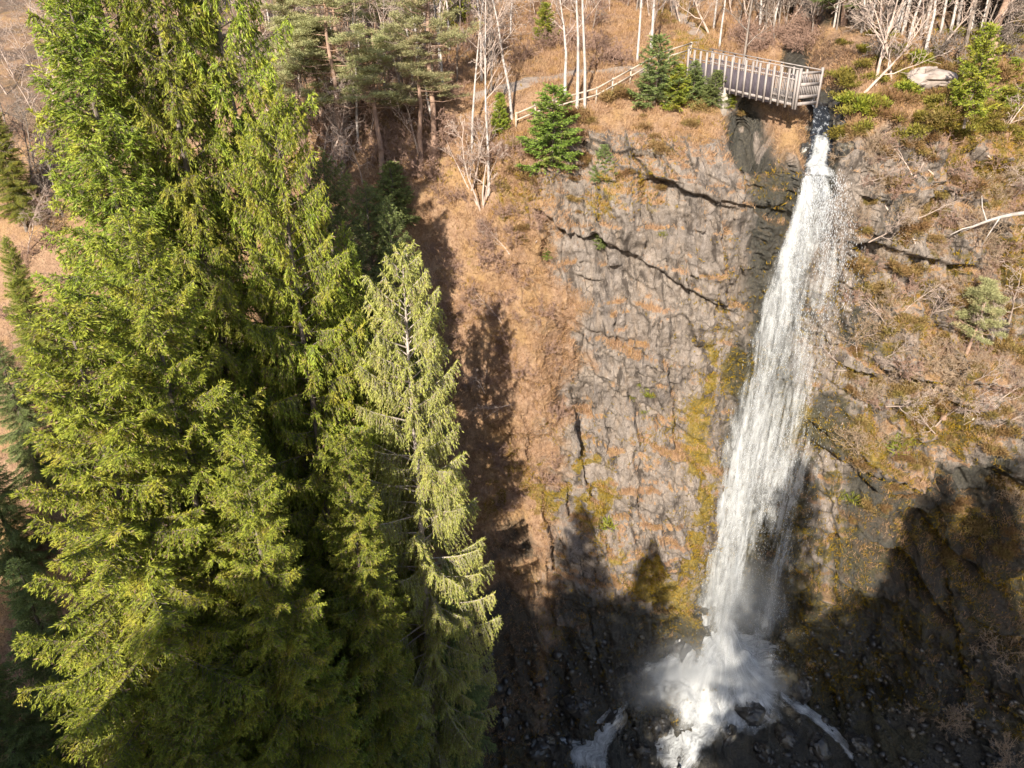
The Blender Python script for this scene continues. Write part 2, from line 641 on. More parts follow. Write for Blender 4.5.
# strata frame: beds dip to the right
a = R(20)
Rm = np.array([[math.cos(a), 0, -math.sin(a)], [0, 1, 0], [math.sin(a), 0, math.cos(a)]], np.float32)
sel = np.where(((rockm + floor_m * .6) > 0.03).ravel())[0]
Q = Pf[sel] @ Rm.T
Q = Q + 0.35 * np.stack([fbm(Q * .5, 2, 31), fbm(Q * .5, 2, 41), fbm(Q * .5, 2, 51)], 1)
disp = np.zeros(NU * NV, np.float32)
crk = np.zeros(NU * NV, np.float32)
# ribs run steeply down to the right: u across the ribs, r along them
Rb = np.stack([Q[:, 0] * .88 + Q[:, 2] * .47, Q[:, 1], -Q[:, 0] * .47 + Q[:, 2] * .88], 1)
rough_ = sstep(-.3, .3, fbm(Pf[sel] * .22, 3, 401))
Wp = np.stack([fbm(Pf[sel] * .45, 4, 31, .6), fbm(Pf[sel] * .45, 4, 33, .6)], 1)


def blocks(u, r, ul, rl, seed):
    """joint-bounded blocks: courses along r, split at random places along u; per-block offset and tilt"""
    rr = r / rl
    kr = np.floor(rr).astype(np.int64)
    z0 = np.zeros_like(kr)
    uu = u / (ul * (.7 + .7 * _r(kr, z0, z0, seed))) + 9.0 * _r(kr, z0, z0 + 1, seed)
    ku = np.floor(uu).astype(np.int64)
    fr, fu = rr - kr - .5, uu - ku - .5
    rnd = _r(ku, kr, z0, seed + 2)
    return (rnd - .5) + fu * (_r(ku, kr, z0, seed + 3) - .5) * 1.3 + fr * (_r(ku, kr, z0, seed + 4) - .35) * 1.3


for ul, rl, amp, wp, s in ((3.6, 7.5, 1.9, .8, 3), (1.35, 3.0, .85, .35, 13), (.52, 1.25, .34, .16, 23), (.24, .5, .10, .1, 37)):
    m_ = 1.0 if ul > 1 else (.35 + .65 * rough_)
    disp[sel] += amp * m_ * blocks(Rb[:, 0] + wp * Wp[:, 0], Rb[:, 2] + wp * Wp[:, 1] + .6 * Rb[:, 0] * (1 if ul > 3 else .25), ul, rl, s)


def saw(v, sharp):
    """slab edges: rises slowly, drops within `sharp` of the period; also returns a crack mask"""
    f = v - np.floor(v)
    return np.where(f < 1 - sharp, f / (1 - sharp), (1 - f) / sharp) - .5, sstep(1 - 1.15 * sharp, 1 - .4 * sharp, f)


Px = Pf[sel]
wob = fbm(Px * .16, 4, 201)
for (dx, dz), per, amp, sh, s in (((.40, 1.0), 4.6, .55, .03, 211), ((.50, 1.0), 2.0, .26, .05, 215), ((1.0, .45), 2.9, .42, .05, 231), ((1.0, .55), 1.05, .16, .09, 251)):
    q_ = (Px[:, 0] * dx + Px[:, 2] * dz) / per + (.40 * wob + .14 * fbm(Px * .5, 4, s + 3, .6)) * (2.2 / per + .3)
    pm = sstep(-.12, .25, fbm(Px * (.7 / per + .06), 3, s))
    v_, c_ = saw(q_, sh)
    disp[sel] += -v_ * amp * pm
    crk[sel] = np.maximum(crk[sel], c_ * pm * pm * (.75 if per > 2 else .3))
an = fbm(Rb * np.array((1.6, 1.6, .42), np.float32), 5, 66, .58)
disp[sel] += .22 * an * (.4 + .6 * rough_) + .15 * fbm(Q * 2.2, 5, 61, .68)
disp = disp.reshape(NU, NV)
crk = crk.reshape(NU, NV) * rockm
amp_low = 1.7 * rockm + .9 * (1 - rockm)
D = low * amp_low * sstep(2.5, 4, vv) + mid * (.75 * rockm + .42 * (1 - rockm)) * (1 - .0) + disp * np.clip(rockm + floor_m * .6, 0, 1)
falls = np.exp(-((X3 - 20.6) / 3.0) ** 2)
big = fbm(Pf * np.array((.17, .17, .12), np.float32), 4, 301).reshape(NU, NV)
led = Z3 / 5.5 + .25 * X3 / 5.5 * .4 + 1.1 * fbm(Pf * .10, 3, 311).reshape(NU, NV)
ledf = led - np.floor(led)
ledge = np.where(ledf < .86, ledf / .86, (1 - ledf) / .14) - .5
D += rockm * sstep(24, 29, X3) * (4.0 * big - 2.4 * ledge * sstep(-.3, .3, low))
wob2 = fbm(Pf * .35, 4, 331, .6).reshape(NU, NV)
for (xa, za), (xb, zb), off, fade in (((8.0, 51.1), (19.4, 48.6), .60, 9.0), ((5.5, 47.2), (16.5, 41.4), .55, 7.0), ((3.0, 41.5), (12.0, 37.0), .5, 6.0), ((7.0, 36.0), (16.5, 29.5), .6, 6.5),
                                      ((24.0, 47.0), (34.0, 44.5), 1.3, 6.0), ((25.0, 37.5), (38.0, 36.0), 1.6, 6.0), ((24.5, 30.0), (33.0, 27.5), 1.4, 5.0)):
    zl = za + (X3 - xa) / (xb - xa) * (zb - za) + .55 * wob2
    span = sstep(xa - 1.2, xa + 1.0, X3) * sstep(xb + 1.2, xb - 1.0, X3)
    h_ = Z3 - zl
    D += rockm * span * off * sstep(-.16, .06, h_) * sstep(fade, 0.6, h_)
D += rockm * sstep(6, 0, X3) * 1.6 * big
D *= (1 - .55 * falls * rockm)
keep_shelf = sstep(8.4, 9.0, vv) * sstep(9.35, 9.1, vv)
D *= (1 - .6 * keep_shelf)
P = P + N * D[..., None]
# gullies and an undercut in the right-hand wall, a recess below the platform
X3, Y3, Z3 = P[..., 0], P[..., 1], P[..., 2]
und = np.exp(-((X3 - 35) / 6.5) ** 2) * np.exp(-((Z3 - 23.5) / 6.0) ** 2)
P[..., 1] += 2.4 * und
rec = np.exp(-((X3 - 16.6) / 1.3) ** 2) * np.exp(-((Z3 - 53.6) / 2.2) ** 2)
P[..., 1] += (4.2 + 1.3 * fbm(P.reshape(-1, 3) * .9, 4, 341, .6).reshape(NU, NV)) * rec


# stream channel and footpath, both on the plateau
def polydist(x, y, pts):
    d = np.full(x.shape, 9e9, np.float32)
    for (x0, y0), (x1, y1) in zip(pts[:-1], pts[1:]):
        dx, dy = x1 - x0, y1 - y0
        t = np.clip(((x - x0) * dx + (y - y0) * dy) / (dx * dx + dy * dy), 0, 1)
        d = np.minimum(d, np.hypot(x - x0 - t * dx, y - y0 - t * dy))
    return d


STREAM = [(20.7, 49.5), (21.6, 52.6), (22.8, 56.0), (22.3, 60.0), (23.5, 66.0), (27, 75), (28, 95), (34, 140)]
PATHL = [(-2.5, 58.8), (2, 59.8), (5.5, 60.6), (9.0, 60.4), (12.0, 58.6)]
PATHR = [(12.6, 57.4), (12.9, 60.6), (14.2, 65.0), (16.6, 70.0), (15.6, 80.0), (17.5, 100.0)]
ds = polydist(P[..., 0], P[..., 1], STREAM)
top = sstep(7.7, 8.2, vv)
P[..., 2] -= top * 1.6 * sstep(2.0, .7, ds)
dp = np.minimum(polydist(P[..., 0], P[..., 1], PATHL), polydist(P[..., 0], P[..., 1], PATHR) + .1)
pathm = .9 * sstep(.95, .2, dp + .5 * fbm(P.reshape(-1, 3) * .8, 2, 421).reshape(NU, NV)) * sstep(8.6, 8.9, vv)

gul = np.exp(-((P[..., 0] - 16.9 + .25 * (P[..., 1] - 52)) / 1.1) ** 2) * sstep(55.5, 53.5, P[..., 1])
P[..., 2] -= 3.4 * gul * sstep(51.0, 53.5, P[..., 2])

N2 = normals(P)
if N2[NU // 2, 60, 2] < 0:
    N2 = -N2
Pf = P.reshape(-1, 3)
vn = fbm(Pf * .22, 4, 71).reshape(NU, NV)
vn2 = fbm(Pf * .9, 3, 77).reshape(NU, NV)
veg = sstep(.42, .95, N2[..., 2] + vn * .55 + vn2 * .30)
veg = np.maximum(veg, 1 - rockm * .999)
veg = np.maximum(veg, sstep(8.15, 8.75, vv + vn * .4))
rightside = sstep(24, 28, P[..., 0])
leftlow = sstep(9, 2, P[..., 0] + vn * 6)
veg = np.clip(veg + .42 * rightside * sstep(-.15, .3, vn + N2[..., 2] * .5) + .5 * leftlow * sstep(-.2, .25, vn + vn2 * .4), 0, 1)
veg = np.maximum(veg, .8 * sstep(5.0, 1.0, P[..., 0] + vn * 5 + vn2 * 1.5) * sstep(3.9, 4.3, vv))
veg *= 1 - sstep(.9, .3, ds) * top
veg *= 1 - floor_m * sstep(-2, 6, P[..., 0]) * .9
wet = np.exp(-((P[..., 0] - 20.6 + .05 * (P[..., 2] - 20)) / (3.5 - .02 * (P[..., 2] - 20) + 1.6 * vn + .8 * vn2)) ** 2) * rockm * sstep(54, 50, P[..., 2])
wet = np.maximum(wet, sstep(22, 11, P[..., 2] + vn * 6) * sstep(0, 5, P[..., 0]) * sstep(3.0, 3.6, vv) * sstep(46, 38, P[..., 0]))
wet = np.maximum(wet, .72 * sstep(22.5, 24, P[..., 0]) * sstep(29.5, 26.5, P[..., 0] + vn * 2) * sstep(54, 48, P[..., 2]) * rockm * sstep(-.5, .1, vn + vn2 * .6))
wet = np.maximum(wet, .85 * sstep(26, 29, P[..., 0]) * sstep(62, 56, P[..., 0]) * sstep(33, 26, P[..., 2] + vn * 8) * sstep(3.6, 4.2, vv))  # shadow of the lower right wall, deepened in the colour as wet rock
wet = np.maximum(wet, .8 * sstep(-9, -6, P[..., 0]) * sstep(5, 1, P[..., 0]) * sstep(24, 15, P[..., 2] + vn * 8 + vn2 * 3) * sstep(3.2, 3.8, vv))  # dark undergrowth and shade at the left slope foot, put into the colour
wet = np.maximum(wet, .47 * sstep(22.5, 24.5, P[..., 0]) * rockm * sstep(-.25, .25, vn2 + .6 * vn))  # darkens the right wall rock in patches
wet = np.maximum(wet, .9 * sstep(1.4, .7, ds) * top)
wet = np.maximum(wet, np.clip((1.5 * rec + .6 * gul * sstep(49, 51, P[..., 2])) * sstep(-.5, .1, vn2 + .3 * vn), 0, 1.1))  # seep plus the shade under the deck, both put into the colour
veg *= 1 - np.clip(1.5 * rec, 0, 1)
wet = np.maximum(wet, (.85 * sstep(23.5, 26, P[..., 0]) * sstep(56, 59.5, P[..., 1]) + .52 * sstep(-3, -8, P[..., 0]) * sstep(52, 58, P[..., 1])) * sstep(8.3, 9, vv) * sstep(-.5, .1, vn))  # dark peat and evergreen shade of the woods, painted on the ground
moss = sstep(.1, .5, vn) * .5 + .42 * np.exp(-((P[..., 0] - 21.6) / 7.5) ** 2) * rockm * sstep(50, 42, P[..., 2]) + .55 * rightside * sstep(-.15, .3, vn2 + .5 * vn)
moss *= (1 - .75 * sstep(9.0, 9.3, vv))
moss = np.clip(moss + .35 * sstep(24, 12, P[..., 2]) * rockm, 0, .95)
moss = np.maximum(moss, .75 * np.exp(-((P[..., 0] - 15.2 + vn * 2) / 1.6) ** 2) * rockm * sstep(44, 36, P[..., 2] + vn * 6) * sstep(-.35, .1, vn2))
moss = np.maximum(moss, .8 * np.exp(-((P[..., 2] - 26 + vn * 5) / 4.5) ** 2) * sstep(-4, -1, P[..., 0]) * sstep(11, 7, P[..., 0]) * sstep(-.25, .2, vn2 + vn * .6))
moss = np.maximum(moss, .7 * sstep(3.2, 1.4, dp) * sstep(8.7, 9, vv) * sstep(10, 13, P[..., 0]))
ATTR = dict(veg=veg, wet=wet, path=pathm, crack=crk, moss=moss)  # wet also carries painted shade and dark soil


def terrain_piece(name, v0, v1):
    idx = np.where((VQ >= v0 - 1e-6) & (VQ <= v1 + 1e-6))[0]
    j0, j1 = idx[0], idx[-1] + 1
    sub = P[:, j0:j1].reshape(-1, 3)
    nv = j1 - j0
    i, j = np.meshgrid(np.arange(NU - 1), np.arange(nv - 1), indexing='ij')
    a = i * nv + j
    F = np.stack([a, a + nv, a + nv + 1, a + 1], -1).reshape(-1, 4)
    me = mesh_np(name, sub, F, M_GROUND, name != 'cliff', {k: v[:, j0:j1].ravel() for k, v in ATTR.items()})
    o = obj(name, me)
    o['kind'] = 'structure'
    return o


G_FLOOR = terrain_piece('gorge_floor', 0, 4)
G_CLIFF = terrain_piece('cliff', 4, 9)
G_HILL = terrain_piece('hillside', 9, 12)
GROUND = [G_FLOOR, G_CLIFF, G_HILL]
bpy.context.view_layer.update()


def cast(o, d):
    best = None
    d = Vector(d).normalized()
    for gnd in GROUND:
        ok, loc, nrm, _ = gnd.ray_cast(Vector(o), d)
        if ok:
            k = (loc - Vector(o)).length
            if best is None or k < best[0]:
                best = (k, loc.copy(), nrm.copy())
    return best


def px_ground(px, py):
    h = cast((0, 0, CAMZ), ray(px, py))
    return h[1] if h else None


def drop(x, y):
    h = cast((x, y, 400), (0, 0, -1))
    return h[1].z if h else 0.0


# ------------------------------------------------------------------ ground cover (stuff)


def scatter_pts(n, weight, box, seed):
    """random points on terrain quads inside a box, probability ~ area * weight"""
    rng = np.random.default_rng(seed)
    A = P[:-1, :-1]
    E1 = P[1:, :-1] - A
    E2 = P[:-1, 1:] - A
    area = np.linalg.norm(np.cross(E1, E2), axis=2)
    w_ = area * weight[:-1, :-1]
    x0, x1, y0, y1 = box
    w_ = w_ * ((A[..., 0] > x0) & (A[..., 0] < x1) & (A[..., 1] > y0) & (A[..., 1] < y1))
    w_ = w_.ravel().astype(np.float64)
    c = np.cumsum(w_)
    k = np.searchsorted(c, rng.random(n) * c[-1])
    k = np.clip(k, 0, len(w_) - 1)
    u, v = rng.random((2, n, 1))
    pts = A.reshape(-1, 3)[k] + E1.reshape(-1, 3)[k] * u + E2.reshape(-1, 3)[k] * v
    nn = N2[:-1, :-1].reshape(-1, 3)[k]
    return pts, nn, rng


def blades(name, mat, n, weight, box, seed, ln=(.22, .55), wd=.026, lean=.5, per=4, spread=.12):
    pts, nn, rng = scatter_pts(n, weight, box, seed)
    pts = np.repeat(pts, per, 0) + rng.normal(0, spread, (n * per, 3)) * [1, 1, .3]
    nn = np.repeat(nn, per, 0)
    m = len(pts)
    up = nn * .45 + np.array([0, 0, .75]) + rng.normal(0, lean, (m, 3))
    up /= np.linalg.norm(up, axis=1, keepdims=True)
    L = rng.uniform(*ln, (m, 1))
    side = np.cross(up, rng.normal(0, 1, (m, 3)))
    side /= np.linalg.norm(side, axis=1, keepdims=True) + 1e-6
    bend = rng.normal(0, .22, (m, 3)) * L + np.array([0, 0, -.12]) * L
    b0 = pts - up * .04
    V = np.stack([b0 - side * wd / 2, b0 + side * wd / 2, b0 + up * L * .6 + side * wd * .35, b0 + up * L + bend, b0 + up * L * .6 - side * wd * .35], 1)
    i = np.arange(m)[:, None] * 5
    F = [i + np.array([[0, 1, 2, 4]]), i + np.array([[4, 2, 3]])]
    tint = np.repeat(np.clip(rng.random((m, 1)) * .7 + np.repeat(rng.random((n, 1)), per, 0) * .3, 0, 1), 5, 1)
    me = mesh_np(name, V.reshape(-1, 3), F, mat, False, {'tint': tint.ravel()})
    return obj(name, me)


vegw = np.clip(veg, 0, 1) * (1 - pathm) * (1 - wet * .8)
darkwood = sstep(23.5, 26, P[..., 0]) * sstep(56, 59.5, P[..., 1])
vegw = vegw * (sstep(.25, .8, veg)) * (1 - .92 * darkwood) * (1 - np.clip(2 * rec, 0, 1))
o = blades('dead_grass', M_GRASS, 95000, vegw * (vv > 4.2) * (vv < 10) * (.3 + sstep(-.2, .3, vn2)), (-22, 46, 30, 84), 101, per=4)
tag(o, 'tan dead grass and bracken covering the slopes and ledges', 'grass', kind='stuff')
mw = np.clip(moss, 0, 1) ** 1.5 * (vv > 4.0) * (vv < 9.6) * (1 - wet * .7)
o = blades('mossy_grass', M_GRASS_G, 22000, mw, (-12, 46, 34, 70), 103, ln=(.15, .38), per=4, wd=.05)
tag(o, 'yellow green moss and grass tufts on the wet cliff ledges', 'moss', kind='stuff')

# ------------------------------------------------------------------ plant builders


def kites(acc, B, Dir, L, W, rng, tint, flat=.5, nrm=None):
    """needle sprays: folded kite faces from base B along Dir"""
    m = len(B)
    if nrm is None:
        nrm = np.array([0, 0, 1.0]) * flat + rng.normal(0, 1 - flat * .6, (m, 3))
    side = np.cross(Dir, nrm)
    side /= np.linalg.norm(side, axis=1, keepdims=True) + 1e-6
    nn = np.cross(side, Dir)
    L = np.asarray(L).reshape(-1, 1)
    W = np.asarray(W).reshape(-1, 1)
    mid = B + Dir * L * .42
    V = np.stack([B, mid - side * W / 2 - nn * W * .25, B + Dir * L, mid + side * W / 2 - nn * W * .25], 1)
    i = np.arange(m)[:, None] * 4
    F = np.concatenate([i + np.array([[0, 1, 2]]), i + np.array([[0, 2, 3]])])
    acc.add(V.reshape(-1, 3), F, np.repeat(np.asarray(tint), 4))


def unit(a):
    return a / (np.linalg.norm(a, axis=-1, keepdims=True) + 1e-9)


def spruce_parts(seed, H=40., base=.10, Rm_=4.6, nbr=230, hang=.55, dens=1.0, prof=.75, spray=(.16, .32), width=(.05, .10),
                 gap=.0, fine=1.0, upturn=.35, droop=.55, l2w=.34, trunk_r=.38, inner_bare=.12, limb_r=.035, tufts=0.0, top_elev=.75):
    rng = np.random.default_rng(seed)
    t = (np.arange(nbr) + rng.random(nbr)) / nbr
    t = np.sort(t ** .92)
    z0 = H * (base + (1 - base) * t * .985)
    L = Rm_ * (1 - t) ** prof * (.72 + .28 * np.minimum(1, t / .10)) * rng.uniform(.68, 1.18, nbr) + .25
    az = np.arange(nbr) * 2.399 + rng.normal(0, .35, nbr)
    lob = 1 + .16 * np.sin(az * 2 + seed) + .10 * np.sin(az * 3 + seed * 2.1)
    L = L * lob
    e0 = -.10 + (top_elev + .1) * t ** 1.6 + rng.normal(0, .09, nbr)
    dr = droop * (1 - t * .75) * rng.uniform(.7, 1.3, nbr)
    upn = upturn * (1 - t * .5) * rng.uniform(.6, 1.4, nbr)
    rad = np.stack([np.cos(az), np.sin(az), 0 * az], 1)
    crv = rng.normal(0, .12, nbr)
    tang0 = np.stack([-np.sin(az), np.cos(az), 0 * az], 1)

    def pos(b, s):
        s = s[:, None]
        Lb = L[b][:, None]
        zz = e0[b][:, None] * s - dr[b][:, None] * s ** 2 + upn[b][:, None] * s ** 3
        return rad[b] * Lb * s + tang0[b] * (crv[b][:, None] * Lb * s ** 2) + np.array([0, 0, 1.]) * (Lb * zz + z0[b][:, None])

    wood = Acc()
    # trunk
    K = 14
    zz = np.linspace(-1.0, H * .985, K)
    wob = np.stack([rng.normal(0, .05, K), rng.normal(0, .05, K), zz], 1)
    rr = trunk_r * (1 - (zz + 1) / (H + 1)) ** .85 + .02
    rr[0] *= 1.35
    wood.tubes(wob[None], rr[None], 9)
    ss = np.linspace(0, .97, 7)
    bi = np.repeat(np.arange(nbr), 7)
    Pb = pos(bi, np.tile(ss, nbr)).reshape(nbr, 7, 3)
    rb = (limb_r * (.35 + L / Rm_))[:, None] * (1 - ss[None] * .85)
    wood.tubes(Pb, rb, 4)
    # branchlets
    n2 = np.maximum(6, (L * 14.5 * dens).astype(int))
    b = np.repeat(np.arange(nbr), n2)
    m = len(b)
    s = inner_bare + (1 - inner_bare) * rng.random(m) ** .85
    if tufts > 0:
        ctr = (rng.integers(0, 5, m) + .5 + .6 * (rng.random(nbr)[b] - .5)) / 5
        tf_ = rng.random(m) < tufts
        s = np.where(tf_, np.clip(inner_bare + (1 - inner_bare) * (ctr + rng.normal(0, .035, m)), .05, 1), s)
    keep = rng.random(m) > gap * (1 - s)
    b, s = b[keep], s[keep]
    m = len(b)
    p0 = pos(b, s)
    T = unit(pos(b, np.minimum(s + .03, 1.03)) - pos(b, s - .03))
    sgn = np.where(rng.random(m) < .5, -1., 1.)[:, None]
    side = unit(np.cross(T, np.array([0, 0, 1.]))) * sgn
    hg = hang * rng.uniform(.3, 1.5, m)[:, None]
    d2 = unit(T * rng.uniform(.35, .9, (m, 1)) + side * rng.uniform(.35, 1.0, (m, 1)) + np.array([0, 0, -1.]) * hg)
    l2 = (l2w * L[b] * (1 - s) ** .6 + .28) * rng.uniform(.55, 1.25, m)
    l2 = np.minimum(l2, 1.7)
    wood.tubes(np.stack([p0, p0 + d2 * (l2 * .5)[:, None] + [0, 0, -.04], p0 + d2 * (l2 * .85)[:, None] + np.array([0, 0, -.22]) * l2[:, None] * hang], 1),
               np.tile([.012, .008, .004], (m, 1)), 3)
    n3 = np.maximum(4, (l2 * 17 * fine).astype(int))
    k = np.repeat(np.arange(m), n3)
    q = len(k)
    r = rng.random(q)
    base_p = p0[k] + d2[k] * (l2[k] * r)[:, None] + np.array([0, 0, -1.]) * (l2[k] * r * r * .35 * hang)[:, None]
    sd = unit(np.cross(d2[k], np.array([0, 0, 1.])))
    d3 = unit(d2[k] * .75 + sd * rng.uniform(-.9, .9, (q, 1)) + np.array([0, 0, -1.]) * (hang * rng.uniform(-.1, .9, q))[:, None] + rng.normal(0, .22, (q, 3)))
    crown = Acc()
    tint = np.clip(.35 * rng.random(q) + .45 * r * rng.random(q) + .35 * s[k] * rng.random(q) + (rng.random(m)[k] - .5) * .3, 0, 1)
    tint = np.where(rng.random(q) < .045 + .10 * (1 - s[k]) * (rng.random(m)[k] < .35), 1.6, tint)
    kites(crown, base_p, d3, rng.uniform(*spray, q), rng.uniform(*width, q), rng, tint, .55)
    # sprays along the limb itself
    q2 = int(m * 2.2)
    kk = rng.integers(0, nbr, q2)
    kk = b[rng.integers(0, m, q2)]
    s2 = inner_bare + (1 - inner_bare) * rng.random(q2) ** .7
    pp = pos(kk, s2)
    TT = unit(pos(kk, s2 + .03) - pos(kk, s2 - .03))
    dd = unit(TT + rng.normal(0, .55, (q2, 3)) + [0, 0, .05])
    kites(crown, pp, dd, rng.uniform(*spray, q2) * 1.0, rng.uniform(*width, q2), rng, np.clip(.3 + .7 * rng.random(q2), 0, 1), .5)
    # leader
    q3 = 160
    zt = H * (.93 + .07 * rng.random(q3))
    pt = np.stack([0 * zt, 0 * zt, zt], 1)
    dt_ = unit(np.stack([rng.normal(0, 1, q3), rng.normal(0, 1, q3), rng.uniform(.2, 1.2, q3)], 1))
    kites(crown, pt, dt_, rng.uniform(.15, .4, q3), rng.uniform(*width, q3), rng, rng.random(q3), .2)
    return wood, crown


def make_spruce(name, mat, bark, seed, **kw):
    """prototype; its own height is kept as a plain attribute on the python side"""
    wood, crown = spruce_parts(seed, **kw)
    r = empty(name, (0, 0, 0), None, None)
    obj('trunk', wood.mesh('trunk', bark, True), r)
    obj('crown', crown.mesh('crown', mat), r)
    return r


def bare_parts(seed, H=12., r0=.13, levels=4, first=.35, nkids=(9, 6, 5, 0), ang=(.75, .8, .8), lenf=(.42, .5, .5), stems=1, wig=.10,
               up=.25, lean=.08, min_r=.014, sides=(7, 4, 3, 3)):
    rng = np.random.default_rng(seed)
    levels_P = [[] for _ in range(levels)]
    levels_R = [[] for _ in range(levels)]
    K = 6

    def grow(p, d, L, r, lv):
        pts = [p]
        rr = [r]
        dd = np.array(d, float)
        for k in range(K - 1):
            dd = dd + rng.normal(0, wig * (1 + lv * .5), 3) + np.array([0, 0, up * .12 * (lv > 0)])
            dd /= np.linalg.norm(dd)
            pts.append(pts[-1] + dd * L / (K - 1))
            rr.append(max(min_r, r * (1 - (k + 1) / (K - 1) * .86)))
        pts = np.array(pts)
        levels_P[lv].append(pts)
        levels_R[lv].append(np.array(rr))
        if lv + 1 >= levels:
            return
        n = nkids[lv]
        n = max(1, int(n * rng.uniform(.75, 1.25)))
        for k in range(n):
            s = (first if lv == 0 else .18) + (1 - (first if lv == 0 else .18)) * (k + rng.random()) / n
            f = s * (K - 1)
            i = min(int(f), K - 2)
            q = pts[i] + (pts[i + 1] - pts[i]) * (f - i)
            dirp = pts[i + 1] - pts[i]
            dirp /= np.linalg.norm(dirp)
            v = np.cross(dirp, rng.normal(0, 1, 3))
            v /= np.linalg.norm(v)
            a_ = ang[lv] * rng.uniform(.6, 1.3)
            nd = dirp * math.cos(a_) + v * math.sin(a_)
            ll = L * lenf[lv] * rng.uniform(.6, 1.2) * (1.1 - .6 * s)
            rq = max(min_r, (rr[i] * .55))
            grow(q, nd, ll, rq, lv + 1)

    for k in range(stems):
        th = rng.random() * 6.283
        ln = lean * (1 if stems == 1 else rng.uniform(.6, 1.6))
        d = np.array([math.cos(th) * ln, math.sin(th) * ln, 1.0])
        off = np.array([math.cos(th), math.sin(th), 0]) * (0 if stems == 1 else rng.uniform(.03, .3))
        grow(off + [0, 0, -.4], d / np.linalg.norm(d), H * rng.uniform(.75, 1.05), r0 * rng.uniform(.7, 1.1), 0)
    return levels_P, levels_R, sides


def make_bare(name, bark, twig, seed, split=1, **kw):
    LP, LR, sides = bare_parts(seed, **kw)
    r = empty(name, (0, 0, 0), None, None)
    A1, A2 = Acc(), Acc()
    for lv, (p, q) in enumerate(zip(LP, LR)):
        if p:
            (A1 if lv < split else A2).tubes(np.array(p), np.array(q), sides[min(lv, len(sides) - 1)])
    if A1.n:
        obj('trunk', A1.mesh('trunk', bark, True), r)
    if A2.n:
        obj('crown', A2.mesh('crown', twig, True), r)
    return r


def make_pine(name, seed, H=16., r0=.22, crown_from=.5, nclump=46, rad=3.0, mat=None):
    rng = np.random.default_rng(seed)
    r = empty(name, (0, 0, 0), None, None)
    wood, leaf = Acc(), Acc()
    K = 9
    zz = np.linspace(-.6, H, K)
    bx, by = rng.normal(0, .18, K).cumsum() * .5, rng.normal(0, .18, K).cumsum() * .5
    tr = np.stack([bx, by, zz], 1)
    wood.tubes(tr[None], (r0 * (1 - zz / (H * 1.08)) + .03)[None], 8)
    LPs, LRs = [], []
    B, Dd, Ln = [], [], []
    for k in range(nclump):
        s = crown_from + (1 - crown_from) * (k + rng.random()) / nclump
        i = min(int(s * (K - 1)), K - 2)
        p = tr[i] + (tr[i + 1] - tr[i]) * (s * (K - 1) - i)
        th = rng.random() * 6.283
        L = rad * (1.15 - .75 * (s - crown_from) / (1 - crown_from)) * rng.uniform(.5, 1.15)
        d = np.array([math.cos(th), math.sin(th), rng.uniform(-.05, .5)])
        e = p + d * L
        mpt = p + d * L * .5 + [0, 0, -.12 * L]
        LPs.append([p, p + (mpt - p) * .5, mpt, (mpt + e) / 2 + [0, 0, .02], e])
        LRs.append([.05, .042, .035, .025, .012])
        for c in range(int(5 + 4 * rng.random())):
            f = .35 + .65 * rng.random()
            cc = p + d * L * f + rng.normal(0, .32, 3) * [1, 1, .5] + [0, 0, .1]
            n = 90
            o_ = rng.normal(0, 1, (n, 3))
            o_ = unit(o_) * [1, 1, .55]
            o_[:, 2] = o_[:, 2] * .8 + .25
            B.append(cc + o_ * rng.uniform(.08, .42, (n, 1)))
            Dd.append(unit(o_ + rng.normal(0, .4, (n, 3)) + [0, 0, .25]))
    wood.tubes(np.array(LPs), np.array(LRs), 4)
    B, Dd = np.concatenate(B), np.concatenate(Dd)
    n = len(B)
    kites(leaf, B, Dd, rng.uniform(.12, .24, n), rng.uniform(.03, .06, n), rng, np.clip(rng.random(n) * .8 + .2 * (B[:, 2] / H), 0, 1), .2)
    obj('trunk', wood.mesh('trunk', M_PINEBARK, True), r)
    obj('crown', leaf.mesh('crown', mat or M_PINE), r)
    return r


def bush_mesh(name, seed, mat, rx=1.0, rz=.7, n=1800, ln=(.12, .28), wd=(.05, .11), up=.6):
    rng = np.random.default_rng(seed)
    acc = Acc()
    ncl = 14
    cl = unit(rng.normal(0, 1, (ncl, 3))) * rng.uniform(.2, .9, (ncl, 1)) * [rx, rx, rz]
    cl[:, 2] = np.abs(cl[:, 2])
    k = rng.integers(0, ncl, n)
    o_ = unit(rng.normal(0, 1, (n, 3)))
    B = cl[k] + o_ * rng.uniform(.05, .42, (n, 1)) * [rx, rx, rz]
    B[:, 2] = np.maximum(B[:, 2], -.05)
    D_ = unit(o_ + [0, 0, up] + rng.normal(0, .35, (n, 3)))
    kites(acc, B, D_, rng.uniform(*ln, n), rng.uniform(*wd, n), rng, rng.random(n), .3)
    # stems
    st = rng.integers(0, ncl, 24)
    Pst = np.stack([np.zeros((24, 3)) + rng.normal(0, .08, (24, 3)) * [1, 1, 0], cl[st] * .5, cl[st]], 1)
    acc.tubes(Pst, np.tile([.025, .018, .008], (24, 1)), 3, .1)
    return acc.mesh(name, mat)


# ------------------------------------------------------------------ prototypes (each is used as the first of its kind)
PROTO_H = {}


def proto(key, fn, H):
    PROTO_H[key] = (fn, H)


